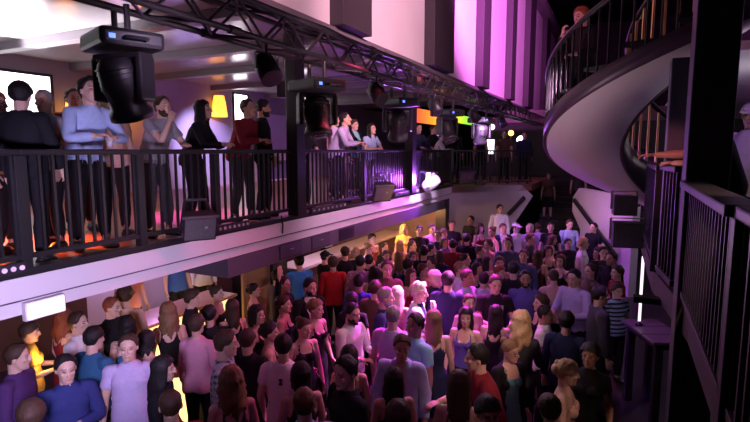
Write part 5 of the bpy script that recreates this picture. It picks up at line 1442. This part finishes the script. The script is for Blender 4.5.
lamp('spot_lavender_near', 'SPOT', (-2.2, 1.4, 4.6), (.45, .22, 1), 24, (-4.3, 3.2, 1.2), .1, 42, .8)
lamp('spot_lavender_mid', 'SPOT', (-.8, 2.0, 5.2), (.9, .22, .7), 38, (-2.2, 4.6, 1.2), .1, 46, .8)
lamp('spot_warm_right', 'SPOT', (1.3, 2.4, 4.9), (1, .58, .48), 420, (-.6, 5.0, 1.5), .06, 28, .7)
lamp('spot_amber_bar', 'SPOT', (-3.0, 8.2, 4.3), (1, .42, .08), 420, (-4.65, 10.6, 1.5), .06, 26, .7)  # added amber spot, lights the bar guests from the camera side
# walls and edge
lamp('wash_edge', 'SPOT', (-.2, 6.6, 4.6), (1, .55, .85), 1900, (-4.7, 8.8, 2.35), .2, 50, .9)
lamp('scanner_glow', 'POINT', (-4.36, 11.9, 2.92), (.5, .12, 1), 330, None, .05)
lamp('scanner_key', 'SPOT', (-2.9, 10.2, 4.3), (.85, .6, 1), 900, (-4.4, 12.2, 2.85), .06, 20, .6)  # added spot that brightens the shell of the white lamp
lamp('panel_wash_near', 'SPOT', (2.5, 4.0, 8.0), (1, .50, .64), 8500, (-4.7, 8.8, 7.2), .4, 52, .8)
lamp('panel_wash_far', 'SPOT', (1.5, 10.0, 9.0), (1, .20, .95), 26000, (-4.7, 18.5, 8.9), .4, 50, .8)
# bar and the space under the balcony
for i, (y, c, e) in enumerate(((9.6, (1, .55, .8), 40), (11.6, (1, .5, .18), 75), (13.6, (1, .42, .14), 75))):
    lamp('bar_lamp_%d' % i, 'POINT', (-5.85 if i == 0 else -5.3, y, 1.9), c, e * 1.25, None, .06)
lamp('under_balcony_pink', 'POINT', (-8.2, 6.9, 2.0), (.75, .38, 1), 70, None, .12)
lamp('amber_low', 'POINT', (-6.1, 5.7, 1.6), (1, .32, .08), 14, None, .06)
lamp('amber_table', 'POINT', (-5.93, 3.42, 1.25), (1, .5, .08), 5, None, .05)
# upper balcony
lamp('balcony_sconce', 'POINT', (-10.9, 9.2, 4.3), (1, .33, .04), 12, None, .1)
cw = at_z(22, 26, 5.6)
lamp('ceiling_wash', 'SPOT', (cw[0] - .9, cw[1] - .3, 3.9), (1, .93, 1), 1700, cw, .05, 72, .3)  # unseen spot added to whiten the ceiling near the screen
lamp('balcony_floor_orange', 'SPOT', (-7.0, 3.4, 4.4), (1, .14, .01), 2600, (-6.3, 3.3, 2.5), .1, 60, .6)
lamp('balcony_floor_magenta', 'SPOT', (-7.2, 6.0, 4.6), (.8, .08, .9), 900, (-6.5, 6.4, 2.5), .1, 60, .6)
lamp('balcony_fill', 'POINT', (-8.2, 6.5, 4.6), (.75, .5, .8), 20, None, .3)
lamp('balcony_door_violet', 'SPOT', (-9.4, 10.6, 5.2), (.55, .42, 1), 1300, (-11.4, 11.6, 3.6), .1, 60, .7)
lamp('balcony_magenta', 'POINT', (-6.6, 9.6, 3.6), (.8, .12, .9), 18, None, .15)
lamp('balcony_front', 'SPOT', (-1.5, 2.0, 4.4), (.85, .6, 1), 120, (-5.2, 3.6, 4.1), .1, 34, .8)
lamp('balcony_front_far', 'SPOT', (-1.5, 4.0, 5.2), (1, .6, .65), 70, (-5.2, 5.4, 4.0), .1, 36, .8)
lamp('stair_fill', 'POINT', (-1.5, 5.5, 2.9), (.9, .62, .72), 46, None, .3)
lamp('stair_wall_left', 'SPOT', (-2.8, 11.0, 4.4), (.8, .42, .95), 850, (-3.8, 15.8, 1.9), .1, 36, .7)
lamp('stair_wall_right', 'SPOT', (-2.6, 11.0, 4.4), (.9, .48, .72), 620, (-.6, 15.6, 1.8), .1, 34, .7)
lamp('stair_person', 'SPOT', (-2.9, 4.0, 5.4), (1, .14, .4), 260, (-.65, 7.75, 5.35), .05, 14, .7)  # unseen spot aimed to pick out the figure on the stair
lamp('cap_violet', 'SPOT', (1.7, 3.6, 4.9), (.55, .2, 1), 60, (1.0, 5.65, 3.9), .05, 24, .7)  # unseen violet spot added for the cap
lamp('arm_red', 'SPOT', (-1.2, 3.0, 4.3), (1, .25, .3), 160, (.2, 5.3, 3.55), .05, 18, .7)  # unseen reddish spot added to lift the resting arm
lamp('right_fill', 'POINT', (2.6, 6.4, 4.6), (.75, .5, .9), 26, None, .2)
lamp('right_ceiling', 'POINT', (2.6, 12.0, 3.9), (.95, .85, .95), 60, None, .2)
lamp('table_violet', 'SPOT', (-.3, 7.0, 3.2), (.5, .15, .7), 80, (.4, 7.5, 1.2), .1, 60, .8)  # unseen violet spot added over the plank table

SC.view_settings.view_transform = 'Standard'; SC.view_settings.look = 'None'; SC.view_settings.gamma = 1.0
SC.view_settings.use_curve_mapping = False; SC.view_settings.exposure = 0.0
SC.cycles.use_denoising = True; SC.cycles.max_bounces = 5; SC.cycles.sample_clamp_indirect = 4
